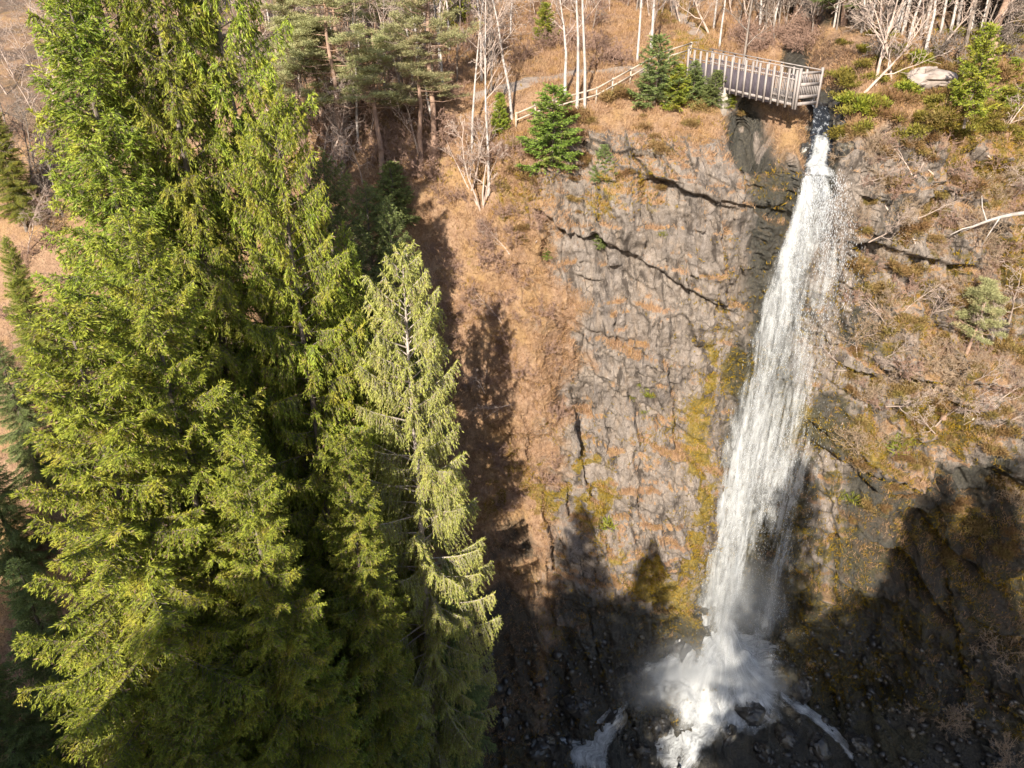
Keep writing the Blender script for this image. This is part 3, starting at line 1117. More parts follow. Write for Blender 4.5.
BIG = dict(
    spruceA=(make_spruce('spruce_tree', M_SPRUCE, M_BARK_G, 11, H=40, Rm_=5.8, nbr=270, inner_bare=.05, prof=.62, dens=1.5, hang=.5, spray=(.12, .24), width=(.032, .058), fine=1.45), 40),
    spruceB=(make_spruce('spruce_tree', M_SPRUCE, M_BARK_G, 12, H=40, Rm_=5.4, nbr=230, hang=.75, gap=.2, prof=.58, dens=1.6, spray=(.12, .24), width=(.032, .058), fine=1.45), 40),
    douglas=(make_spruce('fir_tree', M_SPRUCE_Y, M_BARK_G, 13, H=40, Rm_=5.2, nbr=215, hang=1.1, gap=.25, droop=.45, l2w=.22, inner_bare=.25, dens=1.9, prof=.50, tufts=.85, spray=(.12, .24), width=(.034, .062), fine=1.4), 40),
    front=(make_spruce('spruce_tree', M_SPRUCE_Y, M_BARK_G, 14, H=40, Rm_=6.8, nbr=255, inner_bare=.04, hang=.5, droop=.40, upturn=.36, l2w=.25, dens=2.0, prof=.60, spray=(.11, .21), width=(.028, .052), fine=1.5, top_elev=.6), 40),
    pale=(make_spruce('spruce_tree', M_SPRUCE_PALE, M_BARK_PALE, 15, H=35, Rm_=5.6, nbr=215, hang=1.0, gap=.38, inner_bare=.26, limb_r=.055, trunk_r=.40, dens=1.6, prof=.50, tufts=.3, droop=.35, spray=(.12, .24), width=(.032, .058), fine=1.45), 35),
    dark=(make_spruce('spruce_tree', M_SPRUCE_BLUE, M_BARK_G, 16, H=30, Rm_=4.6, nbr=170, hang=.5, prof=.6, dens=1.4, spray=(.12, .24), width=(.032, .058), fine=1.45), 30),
)
YOUNG = dict(
    bright=(make_spruce('young_spruce', M_SPRUCE_BRIGHT, M_BARK_G, 21, H=5, base=.02, Rm_=1.75, nbr=56, gap=.4, hang=.2, dens=2.0, droop=.2, upturn=.3, trunk_r=.07, limb_r=.012, l2w=.42, spray=(.12, .24), width=(.04, .08), prof=.8, inner_bare=.05), 5),
    blue=(make_spruce('young_spruce', M_SPRUCE_BLUE, M_BARK_G, 22, H=5, base=.02, Rm_=1.7, nbr=52, gap=.3, hang=.2, dens=2.0, droop=.1, upturn=.3, trunk_r=.07, limb_r=.012, l2w=.42, spray=(.12, .24), width=(.04, .08), prof=.8, inner_bare=.05), 5),
    yellow=(make_spruce('young_spruce', M_SPRUCE_Y, M_BARK_G, 23, H=5, base=.02, Rm_=1.6, nbr=60, gap=.15, hang=.2, dens=2.0, droop=.1, upturn=.3, trunk_r=.07, limb_r=.012, l2w=.42, spray=(.12, .24), width=(.04, .08), prof=.8, inner_bare=.05), 5),
)
BIRCH = [make_bare('birch_tree', M_BIRCH, M_TWIG, 30 + k, H=16, r0=.15, levels=4, first=.4, nkids=(13, 6, 4, 0), lenf=(.26, .5, .5), lean=.05, wig=.05) for k in range(3)]
BARE = [make_bare('bare_tree', M_TWIG, M_TWIG, 40 + k, H=8, r0=.11, levels=4, first=.25, nkids=(11, 7, 5, 0), lenf=(.5, .5, .5), lean=.25, wig=.12) for k in range(3)]
BARE_D = [make_bare('bare_tree', M_TWIG_DARK, M_TWIG_DARK, 44 + k, H=10, r0=.12, levels=4, first=.25, nkids=(12, 7, 5, 0), lenf=(.42, .5, .5), lean=.12, wig=.1) for k in range(2)]
MULTI = make_bare('bare_tree', M_TWIG, M_TWIG, 48, H=6.5, r0=.09, levels=4, first=.3, nkids=(6, 6, 5, 0), lenf=(.45, .5, .5), stems=5, lean=.4, wig=.12)
SHRUB = [make_bare('bare_shrub', M_TWIG_PINK, M_TWIG_PINK, 50 + k, H=2.0, r0=.025, levels=4, first=.15, nkids=(6, 5, 4, 0), lenf=(.55, .55, .5), stems=9, lean=.55, wig=.14, min_r=.013, sides=(4, 3, 3, 3), split=9) for k in range(2)]
SHRUB_D = [make_bare('bare_shrub', M_TWIG_DARK, M_TWIG_DARK, 52, H=2.2, r0=.025, levels=4, first=.15, nkids=(6, 5, 4, 0), lenf=(.55, .55, .5), stems=9, lean=.5, wig=.14, min_r=.013, sides=(4, 3, 3, 3), split=9)]
SHRUB_S = [make_bare('bare_shrub', M_TWIG_STRAW, M_TWIG_STRAW, 54 + k, H=2.4, r0=.022, levels=4, first=.12, nkids=(8, 6, 4, 0), lenf=(.6, .55, .5), stems=9, lean=.6, wig=.16, min_r=.008, sides=(4, 3, 3, 3), split=9) for k in range(2)]
PINES = [make_pine('pine_tree', 60, H=15), make_pine('pine_tree', 61, H=15, rad=3.6, nclump=40), make_pine('pine_tree', 62, H=15, crown_from=.62, rad=2.4, nclump=34)]
BUSH_G = [bush_mesh('green_bush', 70, M_BUSH_G), bush_mesh('green_bush', 71, M_BUSH_G, 1.1, .55)]
BUSH_B = [bush_mesh('heather_bush', 72, M_BUSH_B, n=1500, wd=(.03, .06)), bush_mesh('heather_bush', 73, M_BUSH_B, 1.2, .5, n=1600, wd=(.03, .06))]
BUSH_O = [bush_mesh('olive_bush', 76 + k, M_OLIVE, 1.1, .5, n=1500, ln=(.10, .24), wd=(.03, .07)) for k in range(2)]
BUSH_F = bush_mesh('fern_patch', 75, M_BUSH_G, 1.0, .45, n=240, ln=(.22, .5), wd=(.03, .07), up=.9)
USED = set()


def put(src, loc, rotz, scale, label, cat, group=None, tilt=(0, 0)):
    if src.name not in USED:
        USED.add(src.name)
        src.location = loc
        src.rotation_euler = (tilt[0], tilt[1], rotz)
        src.scale = (scale,) * 3 if not isinstance(scale, tuple) else scale
        return tag(src, label, cat, group)
    nm = src.name.split('.')[0]
    return copy_tree(src, loc, rotz, scale, label, cat, group, tilt, name=nm)


# ------------------------------------------------------------------ large conifers on the left
CON = [  # apex px, py, Y, kind, spread, label, group
    (62, -30, 34, 'spruceA', 1.05, 'tall green spruce at upper left, tip beside the pinkish scrub', None),
    (58, 290, 26, 'front', 1.15, 'broad bright spruce at left with long layered boughs reaching the frame edge', None),
    (48, -220, 37, 'douglas', .85, 'tall conifer with clumped hanging sprays, leftmost of the three rising past the top edge', None),
    (110, -230, 36, 'spruceB', .8, 'tall conifer in the middle of the three rising past the top edge', None),
    (180, -220, 38, 'douglas', .85, 'tall hanging-sprayed conifer, rightmost of the three rising past the top edge', None),
    (125, 200, 28, 'front', .85, 'dense green spruce in front of the three tallest conifers', None),
    (268, 80, 36, 'douglas', .8, 'clump-branched fir with bare twigs showing, left of the pale spruce', None),
    (401, 243, 37, 'pale', .75, 'pale sage spruce with bare grey trunk showing, beside the orange slope', None),
    (365, 182, 46, 'dark', .9, 'dark bluish spruce standing behind the tip of the pale spruce', None),
    (343, 425, 31, 'spruceA', .75, 'narrow yellow-green spruce spire in front of the pale spruce, left side', None),
    (235, 420, 26, 'front', .75, 'green spruce low in the middle of the conifer stand, sunlit boughs above deep shade', None),
    (448, 560, 37, 'dark', .6, 'small dark green spruce at foot of pale spruce, next to the gully', None),
    (300, 600, 27, 'spruceB', .8, 'shaded green spruce at the bottom edge between sunlit boughs and the gorge', None),
    (375, 640, 31, 'dark', .8, 'shaded spruce at the bottom edge beside the dark gorge floor', None),
    (170, 660, 22, 'spruceA', .8, 'shaded spruce at the bottom left below the broad layered one', None),
    (15, 560, 31, 'dark', .9, 'dark shaded spruce in the bottom left corner', None),
    (-25, 445, 37, 'dark', .9, 'dark shaded spruce at left edge behind the broad layered one', None),
    (322, 150, 42, 'dark', .8, 'dark spruce in the gap right of the tallest conifers, under the pines', None),
    (343, 222, 39, 'spruceB', .6, 'narrow clumpy spruce between the clump-branched fir and the pale spruce', None),
    (388, 196, 45, 'dark', .7, 'dark bluish spruce just right of the one behind the pale spruce tip', None),
    (4, 235, 45, 'spruceA', .6, 'green spruce half cut by the left edge, middle height of the picture', None),
    (-6, 340, 41, 'dark', .8, 'dark spruce at the left edge above the shaded ones', None),
    (-30, 650, 27, 'dark', .9, 'lowest dark shaded spruce at the left edge near the bottom', None),
    (-12, 100, 52, 'spruceA', .7, 'green conifer cut by the left edge above the pinkish scrub', None),
]
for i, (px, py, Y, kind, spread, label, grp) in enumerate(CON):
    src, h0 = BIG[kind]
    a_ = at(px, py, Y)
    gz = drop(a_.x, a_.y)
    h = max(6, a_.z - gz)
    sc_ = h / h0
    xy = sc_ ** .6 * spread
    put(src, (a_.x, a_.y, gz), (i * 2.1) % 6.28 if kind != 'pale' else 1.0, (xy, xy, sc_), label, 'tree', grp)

# trees left of and behind the camera: they throw the shade over the gorge foot
CAST = [  # shadow tip pixel on the cliff, distance back along the sun
    (585, 505, 62), (655, 540, 66), (520, 570, 58), (800, 455, 84), (860, 590, 80), (905, 545, 84),
    (950, 470, 88), (1000, 480, 90), (460, 640, 56), (330, 610, 46), (400, 690, 50), (140, 660, 36), (250, 660, 40), (40, 620, 38), (625, 590, 66), (1010, 560, 92), (870, 610, 82), (930, 500, 86), (975, 505, 90), (1020, 450, 92), (890, 575, 80), (835, 610, 80), (540, 610, 60), (600, 560, 64), (505, 575, 58), (490, 620, 57), (525, 600, 60), (560, 590, 60),
]
CAST += [(x_, y_, k_, Y_) for x_, y_, k_, Y_ in (
    (85, 700, 32, 22), (130, 690, 34, 22), (170, 650, 36, 23), (205, 610, 38, 25), (240, 585, 40, 26), (275, 565, 42, 27), (305, 560, 46, 28), (335, 560, 48, 30),
    (370, 570, 52, 32), (410, 560, 56, 35), (440, 580, 58, 37), (-15, 400, 44, 36), (10, 440, 46, 37), (5, 500, 38, 31), (-15, 600, 34, 27), (30, 560, 36, 30), (50, 620, 34, 28), (340, 640, 48, 28), (250, 650, 40, 24))]
for i, (px, py, k, *Yv) in enumerate(CAST):
    p = at(px, py, Yv[0]) if Yv else px_ground(px, py)
    q = p - S * k
    gz = drop(q.x, q.y)
    h = q.z - gz
    if h < 8:
        continue
    src, h0 = BIG[('spruceA', 'dark', 'spruceB')[i % 3]]
    put(src, (q.x, q.y, gz), i * 1.7, (1.15, 1.15, h / h0), 'tall spruce on the near side of the gorge, outside the view', 'tree', 'spruces on the near side of the gorge')

# ------------------------------------------------------------------ young spruces on the ledges
for px, py, hh, kind, wid, label in [
    (552, 166, 5.2, 'bright', 1.15, 'bright green young spruce at the cliff edge below the path fence'),
    (655, 104, 4.4, 'blue', 1.1, 'bluish young spruce, largest of the clump left of the viewing platform'),
    (676, 108, 2.8, 'yellow', 1.2, 'yellow-green young spruce low in front of the clump left of the viewing platform'),
    (692, 103, 2.7, 'blue', 1.1, 'bluish young spruce in the middle of the clump left of the viewing platform'),
    (713, 106, 2.3, 'blue', 1.15, 'bluish young spruce against the left end of the viewing platform'),
    (728, 107, 1.5, 'yellow', 1.3, 'small yellow-green spruce under the platform, above its concrete footing'),
    (603, 180, 2.3, 'blue', 1.0, 'small grey-green spruce on the upper cliff face, right of the bright green one'),
    (548, 258, 1.3, 'bright', 1.3, 'tiny green spruce on the cliff face left side, lowest of the ledge spruces'),
    (599, 248, 1.9, 'blue', .9, 'little grey-green spruce clinging mid cliff beside bare grey rock'),
    (545, 42, 3.0, 'yellow', 1.1, 'dark green young spruce alone on the orange hillside above the fence'),
    (968, 112, 5.0, 'yellow', .85, 'yellow-green young spruce on the right bank beside the pale boulder'),
    (1003, 110, 3.4, 'yellow', .95, 'smaller yellow-green spruce right of the one beside the pale boulder'),
    (455, 25, 6.0, 'yellow', .9, 'yellow-green young spruce among the bare trees at top, left of the tall birches'),
    (500, 132, 2.6, 'yellow', .9, 'thin green young spruce just left of the fence end'),
    (395, 225, 4.5, 'blue', 1.2, 'dark young spruce under the pines, above the pale spruce tip'),
]:
    src, h0 = YOUNG[kind]
    p = px_ground(px, py)
    put(src, p, px * .37, (hh / h0 * wid, hh / h0 * wid, hh / h0), label, 'young tree', 'young spruces on the ledges')

# ------------------------------------------------------------------ birches, pines and bare trees on the hillside
for k, (px, py, hh, label) in enumerate([
    (489, 190, 17, 'tall pale birch trunk rising past the top edge above the cliff left end'),
    (577, 108, 16, 'white birch at the path fence, left one of the close pair'),
    (585, 107, 17, 'white birch at the path fence, right one of the close pair'),
    (637, 62, 15, 'white birch above the bluish spruce clump, left of the two there'),
    (651, 52, 15, 'white birch above the bluish spruce clump, right of the two there'),
    (512, 118, 12, 'slender twin-topped birch left of the fence end on the orange slope'),
    (472, 150, 13, 'thin grey birch just left of the tallest one above the cliff'),
    (565, 100, 11, 'slim grey birch behind the pair at the path fence'),
    (436, 152, 14, 'slim pale tree trunk under the green pine crown at top'),
    (908, 42, 10, 'pale birch trunk on the right bank behind the yellow-green bushes'),
    (925, 55, 9, 'thin birch next to the pale one on the right bank'),
    (760, 30, 12, 'pale thin birch behind the viewing platform, left of the pair there'),
    (772, 34, 11, 'pale thin birch behind the viewing platform, right of the pair there'),
]):
    p = px_ground(px, py)
    put(BIRCH[k % 3], p, k * 1.9, (1.0, 1.0, hh / 16), label, 'tree', 'birches on the hillside')

for k, (px, py, hh, w_, label) in enumerate([
    (436, 158, 15, 1.0, 'blue-green pine with a long bare trunk at top, right of the grey pines'),
    (345, 165, 12, 1.1, 'round grey-green pine crown over dark trunks above the pale spruce'),
    (300, 150, 11, 1.0, 'grey-green pine with crooked dark trunk at right of the tall conifers'),
    (385, 180, 10, 1.0, 'low spreading pine on the slope above the dark bluish spruce'),
    (330, 60, 11, 1.0, 'pale green pine at the top edge among pinkish bare trees'),
    (946, 415, 10.5, .85, 'sage green pine with thin bare leaning trunk on the right-hand slope'),
    (880, 20, 12, 1.2, 'dark pine at the top edge on the far bank behind the bare trees'),
    (985, 60, 10, 1.3, 'dark pine leaning over the right bank near the top right corner'),
]):
    p = px_ground(px, py)
    put(PINES[k % 3] if px != 946 else PINES[2], p, k * 2.3, (w_, w_, hh / 15), label, 'tree', 'pines above the gorge', tilt=(0, .10) if px == 946 else (0, 0))

for k, (px, py, sc_, src, tilt, label) in enumerate([
    (482, 205, 1.0, MULTI, (0, -.1), 'many-stemmed bare tree at the cliff left end below the tall birch'),
    (470, 190, .8, BARE[0], (.0, -.3), 'bare grey tree bending left beside the many-stemmed one'),
    (900, 350, .9, BARE[1], (.15, .55), 'bare tree leaning right across the slope right of the falls'),
    (916, 240, .7, BARE[0], (.2, -.25), 'small bare tree high on the slope right of the falls'),
    (1010, 320, .75, BARE[2], (.1, .12), 'thin bare tree by the right edge below the fallen limb'),
    (935, 425, .75, BARE[1], (.2, -.2), 'bare straw-coloured tree under the sage pine on the right slope'),
    (860, 95, 1.0, BARE[2], (.1, -.3), 'pale bare tree overhanging the stream right of the platform'),
    (876, 88, 1.1, BARE[0], (.1, -.1), 'pale bare tree at the stream bank, next to the overhanging one'),
    (893, 80, 1.1, BARE[1], (.0, .1), 'pale bare tree in front of the dark pine on the far bank'),
    (1012, 200, .7, BARE[1], (.3, .2), 'small bare tree near the right edge above the fallen limb'),
    (870, 240, .5, BARE[2], (.4, -.2), 'twiggy bare tree right beside the upper waterfall'),
    (990, 150, .7, BARE[0], (.3, .2), 'bare tree below the yellow-green spruces on the right bank'),
]):
    p = px_ground(px, py)
    put(src, p, k * 1.3, sc_, label, 'tree', None, tilt)

# woods on the hillside behind
rng = random.Random(5)
n = 0
spots = []
while n < 230:
    x, y = rng.uniform(-42, 62), 60.5 + 36 * rng.random() ** 1.5
    if 8 < x < 17 and y < 84:
        continue
    if -1 < x < 9 and y < 74:
        continue
    if abs(x - 23) < 3.2 and y < 80:
        continue
    if any((x - a) ** 2 + (y - b) ** 2 < 1.8 for a, b in spots):
        continue
    spots.append((x, y))
    n += 1
    z = drop(x, y)
    u = rng.random()
    g_ = 'bare trees in the woods behind the cliff'
    lab = 'bare tree in the wood filling the hillside behind the cliff top'
    if x > 18:
        if u < .38:
            put(PINES[n % 3], (x, y, z), rng.random() * 6, (1.1, 1.1, rng.uniform(.7, .95)), 'dark conifer in the wood behind the stream at top right', 'tree', 'conifers in the wood behind the stream')
        elif u < .55:
            put(BIG['dark'][0], (x, y, z), rng.random() * 6, (.8, .8, rng.uniform(.35, .5)), 'dark conifer in the wood behind the stream at top right', 'tree', 'conifers in the wood behind the stream')
        else:
            put(BARE_D[n % 2] if u < .8 else BIRCH[n % 3], (x, y, z), rng.random() * 6, rng.uniform(.7, 1.1), lab, 'tree', g_)
    elif x < -6 and u < .22:
        put(PINES[n % 3], (x, y, z), rng.random() * 6, rng.uniform(.6, .85), 'pine in the wood on the hillside at top left', 'tree', 'pines in the wood at top left')
    else:
        src = (BARE + BARE_D + BIRCH)[rng.randrange(8 if x > -6 else 5)]
        put(src, (x, y, z), rng.random() * 6, rng.uniform(.55, 1.0), lab, 'tree', g_)

rng = random.Random(21)
for k in range(34):
    p = px_ground(rng.uniform(845, 1022), rng.uniform(4, 66) if k % 2 else rng.uniform(2, 25))
    if p is None:
        continue
    if k % 4 == 0:
        put(BIG['dark'][0] if k % 8 else PINES[k % 3], p, rng.random() * 6, (.8, .8, rng.uniform(.35, .6)), 'dark conifer in the wood behind the stream at top right', 'tree', 'conifers in the wood behind the stream')
    else:
        put((BARE_D + BARE)[k % 5], p, rng.random() * 6, rng.uniform(.7, 1.15), 'bare tree in the wood filling the hillside behind the cliff top', 'tree', 'bare trees in the woods behind the cliff')
for k in range(40):
    px, py = rng.uniform(265, 505), rng.uniform(8, 190)
    if px > 440 and py > 110:
        px -= 120
    p = px_ground(px, py)
    if k % 9 == 0:
        put(PINES[k % 2], p, rng.random() * 6, (.95, .95, rng.uniform(.5, .75)), 'pine in the wood on the hillside at top left', 'tree', 'pines in the wood at top left')
    else:
        put((BARE + BARE_D + BIRCH[:1])[k % 6], p, rng.random() * 6, rng.uniform(.55, 1.0), 'bare tree in the wood filling the hillside behind the cliff top', 'tree', 'bare trees in the woods behind the cliff')
for k in range(34):
    x, y = rng.uniform(25, 62), rng.uniform(62, 80)
    put(PINES[k % 3] if k % 3 else BIG['dark'][0], (x, y, drop(x, y)), rng.random() * 6, (1.1, 1.1, rng.uniform(.4, .8)), 'dark conifer in the wood behind the stream at top right', 'tree', 'conifers in the wood behind the stream')
for k in range(46):
    p = px_ground(rng.uniform(268, 520) if k % 2 else rng.uniform(830, 1022), rng.uniform(4, 90) if k % 2 else rng.uniform(3, 40))
    put(BIRCH[k % 3], p, rng.random() * 6, (.85, .85, rng.uniform(.5, 1.0)), 'thin pale trunk in the woods along the top of the picture', 'tree', 'thin pale trunks in the woods at top')
for k in range(16):
    p = px_ground(rng.uniform(0, 70), rng.uniform(5, 260))
    put((BARE + BARE_D)[k % 5], p, rng.random() * 6, rng.uniform(.5, .9), 'bare tree in the wood filling the hillside behind the cliff top', 'tree', 'bare trees in the woods behind the cliff')

# ------------------------------------------------------------------ shrubs
rng = random.Random(9)


def shrub_at(px, py, sc_, src, label, group, cat='shrub'):
    p = px_ground(px, py)
    if p is None:
        return
    put(src, p, rng.random() * 6.28, sc_, label, cat, group, (rng.uniform(.0, .35), rng.uniform(-.2, .2)))


for px, py, sc_, j, label in [
    (935, 395, 1.7, 0, 'big straw-coloured bare shrub on the slope under the sage pine'),
    (905, 380, 1.2, 1, 'straw-coloured bare shrub left of the biggest one, next to the falls'),
    (1005, 650, 1.5, 0, 'pale bare shrub catching light at the right edge, upper of two low down'),
    (1012, 755, 1.4, 1, 'pale bare shrub at the bottom right corner'),
    (945, 722, 1.1, 0, 'straggly bare shrub in the shade near the bottom right'),
    (1015, 500, 1.2, 1, 'bare pinkish shrub hanging over dark rock at the right edge'),
    (980, 240, 1.2, 0, 'straw-coloured bare shrub beneath the fallen limb'),
    (880, 300, 1.1, 1, 'tangled bare shrub right beside the middle of the falls'),
]:
    shrub_at(px, py, sc_, SHRUB_S[j], label, 'pale bare shrubs on the right slope')
for k in range(90):
    px, py = rng.uniform(425, 560), rng.uniform(120, 330) if k < 50 else rng.uniform(240, 560)
    if px > 470 + (py - 120) * .1 + 60:
        px -= 60
    shrub_at(px, py, rng.uniform(.45, .9), SHRUB[k % 2], 'reddish bare shrub on the orange slope left of the cliff', 'reddish shrubs on the slope left of the cliff')
for k in range(70):
    px, py = rng.uniform(848, 1022), rng.uniform(140, 470)
    shrub_at(px, py, rng.uniform(.4, 1.05), (SHRUB + SHRUB_S)[k % 4], 'small bare shrub scattered over the golden slope right of the falls', 'small shrubs on the slope right of the falls')
for k in range(90):
    px, py = rng.uniform(260, 1020), rng.uniform(2, 66) if k % 2 else rng.uniform(2, 180)
    if py > 66 and px > 460:
        px = 260 + (px - 260) * .26
    if 680 < px < 840:
        continue
    if px > 825:
        shrub_at(px, py, rng.uniform(.8, 1.4), SHRUB_D[0], 'dark bare undergrowth shrub in the wood at top right', 'dark undergrowth in the wood at top right')
    else:
        shrub_at(px, py, rng.uniform(.7, 1.3), SHRUB[k % 2], 'reddish undergrowth shrub among the trees at the top of the picture', 'undergrowth shrubs in the woods at top')
for k in range(26):
    px, py = rng.uniform(735, 815), rng.uniform(28, 56)
    shrub_at(px, py, rng.uniform(.7, 1.1), SHRUB[k % 2], 'tall reddish bare shrub in the thicket behind the viewing platform', 'thicket behind the viewing platform')
for k in range(26):
    px, py = rng.uniform(0, 60), rng.uniform(120, 420)
    shrub_at(px, py, rng.uniform(.7, 1.2), (SHRUB + SHRUB_S)[k % 3], 'pinkish bare shrub on the slope at the left edge', 'shrubs on the slope at the left edge')


def bush_at(px, py, sc_, me, label, group, cat='bush'):
    p = px_ground(px, py)
    o = obj(me.name.split('.')[0], me, loc=p)
    o.rotation_euler = (rng.uniform(0, .5), rng.uniform(-.2, .2), rng.random() * 6.28)
    o.scale = (sc_,) * 3
    tag(o, label, cat, group)


for px, py, sc_, j, label in [
    (868, 112, 1.3, 0, 'bright green bush at the lip of the right bank beside the chute'),
    (852, 100, 1.0, 1, 'yellow-green bush nearest the stream on the right bank'),
    (905, 92, 1.1, 1, 'olive green bush left of the pale boulder on the right bank'),
    (915, 62, 1.0, 0, 'yellow-green bush behind the pale boulder on the right bank'),
    (640, 385, .55, 1, 'bright green fern patch on the middle of the cliff, uppermost tuft'),
    (648, 396, .6, 0, 'bright green fern patch on the middle of the cliff, rightmost tuft'),
    (632, 398, .5, 0, 'bright green fern patch on the middle of the cliff, leftmost tuft'),
    (642, 412, .45, 1, 'bright green fern patch on the middle of the cliff, lowest tuft'),
    (660, 235, .5, 1, 'yellow-green clump on the upper cliff face'),
    (900, 445, 1.2, 0, 'round yellow-green bush on the right wall level with mid falls'),
    (610, 525, 1.2, 1, 'bright green moss clump just above the shadow on the cliff'),
    (850, 500, 1.0, 0, 'mossy golden clump on the rock just right of the shaded falls'),
]:
    if 380 < py < 530 or py == 235:
        bush_at(px, py, sc_ * 1.25, BUSH_F, label, 'green ferns on the rock', 'fern')
    else:
        bush_at(px, py, sc_, BUSH_G[j], label, 'green bushes on the rock')
for k in range(72):
    px, py = rng.uniform(836, 1020), rng.uniform(34, 138)
    bush_at(px, py, rng.uniform(.6, 1.3), BUSH_O[k % 2], 'olive green bush in the mossy band along the right bank', 'olive bushes on the right bank')
for px, py, sc_ in [(610, 100, 1.1), (625, 95, 1.2), (570, 115, 1.0), (585, 120, 1.0), (700, 108, 1.0), (885, 115, 1.2), (930, 100, 1.3), (945, 118, 1.2), (895, 100, 1.2),
                    (640, 130, .8), (660, 150, .9), (625, 175, .8), (590, 160, .8), (530, 180, 1.0), (690, 125, .8), (1000, 75, 1.4), (970, 70, 1.2), (940, 75, 1.1), (520, 230, .8), (575, 200, .7),
                    (860, 130, 1.0), (880, 150, 1.0), (740, 115, .6)] + [(rng.uniform(848, 1022), rng.uniform(130, 560), rng.uniform(.5, 1.3)) for _ in range(95)] + [(rng.uniform(500, 720), rng.uniform(110, 260), rng.uniform(.3, .6)) for _ in range(16)]:
    bush_at(px, py, sc_, BUSH_B[int(px) % 2], 'brown heather bush on the cliff top or the rock walls', 'heather bushes on cliff top and walls')

for k in range(16):
    px, py = (rng.uniform(430, 540), rng.uniform(180, 420)) if k % 2 else (rng.uniform(850, 1020), rng.uniform(180, 460))
    p = px_ground(px, py)
    put(BARE[k % 3], p, rng.random() * 6.28, rng.uniform(.25, .5), 'fallen bare branch lying on the slope beside the cliff', 'fallen branch', 'fallen branches on the slopes', (rng.choice((-1, 1)) * rng.uniform(1.0, 1.3), rng.uniform(-.5, .5)))

for k in range(44):
    px, py = rng.uniform(856, 1020), rng.uniform(150, 460)
    p = px_ground(px, py)
    put(BARE[k % 3], p, rng.random() * 6.28, rng.uniform(.35, .7), 'twiggy bare tree leaning out from the right-hand gorge wall', 'tree', 'bare trees on the right gorge wall', (rng.uniform(.2, .7), rng.uniform(-.5, .4)))
for k in range(22):
    p = px_ground(rng.uniform(730, 850), rng.uniform(4, 46))
    put((BARE_D + BARE)[k % 5], p, rng.random() * 6.28, rng.uniform(.5, .95), 'thin bare tree in the thicket behind the viewing platform', 'tree', 'bare trees behind the viewing platform')
for k in range(46):
    p = px_ground(rng.uniform(440, 850), rng.uniform(1, 34))
    if 680 < p.x / max(p.y, 1) * 720 + 512 < 712:
        continue
    put((BARE_D + BARE)[k % 5], p, rng.random() * 6.28, rng.uniform(.4, .8), 'bare tree in the wood filling the hillside behind the cliff top', 'tree', 'bare trees in the woods behind the cliff')

# fallen limb on the right, boulders
p0 = px_ground(960, 232)
A1 = Acc()
e = at(1040, 212, p0.y - 3.0)
pl = np.array([np.array(p0) + (np.array(e) - np.array(p0)) * t + [0, 0, .35 * math.sin(t * 3.1)] for t in np.linspace(0, 1, 7)])
A1.tubes(pl[None], np.linspace(.07, .16, 7)[None], 7)
side = [[pl[3], pl[3] + [-.6, -.3, -1.0], pl[3] + [-1.0, -.4, -2.0]], [pl[2], pl[2] + [-.5, .1, .9], pl[2] + [-.7, .2, 1.7]], [pl[1], pl[1] + [-.9, -.3, -.1], pl[1] + [-1.7, -.4, -.5]]]
A1.tubes(np.array(side), np.tile([.055, .04, .02], (3, 1)), 5)
o = obj('fallen_limb', A1.mesh('fallen_limb', M_BIRCH, True))
tag(o, 'pale fallen tree limb lying across the right slope to the frame edge', 'fallen limb')


def rock_mesh(name, seed, mat, sub=4):
    import bmesh
    bm = bmesh.new()
    bmesh.ops.create_icosphere(bm, subdivisions=sub, radius=1)
    V = np.array([v.co[:] for v in bm.verts], np.float32)
    rid, tv, ed = cells(V * 1.3 + seed, seed)
    d = 1 + .30 * (rid - .5) + .5 * tv + .12 * fbm(V * 2.5 + seed, 4, seed)
    V = V * d[:, None] * [1.15, .9, .75]
    for v, c in zip(bm.verts, V):
        v.co = c
    me = bpy.data.meshes.new(name)
    bm.to_mesh(me)
    bm.free()
    me.materials.append(mat)
    return me


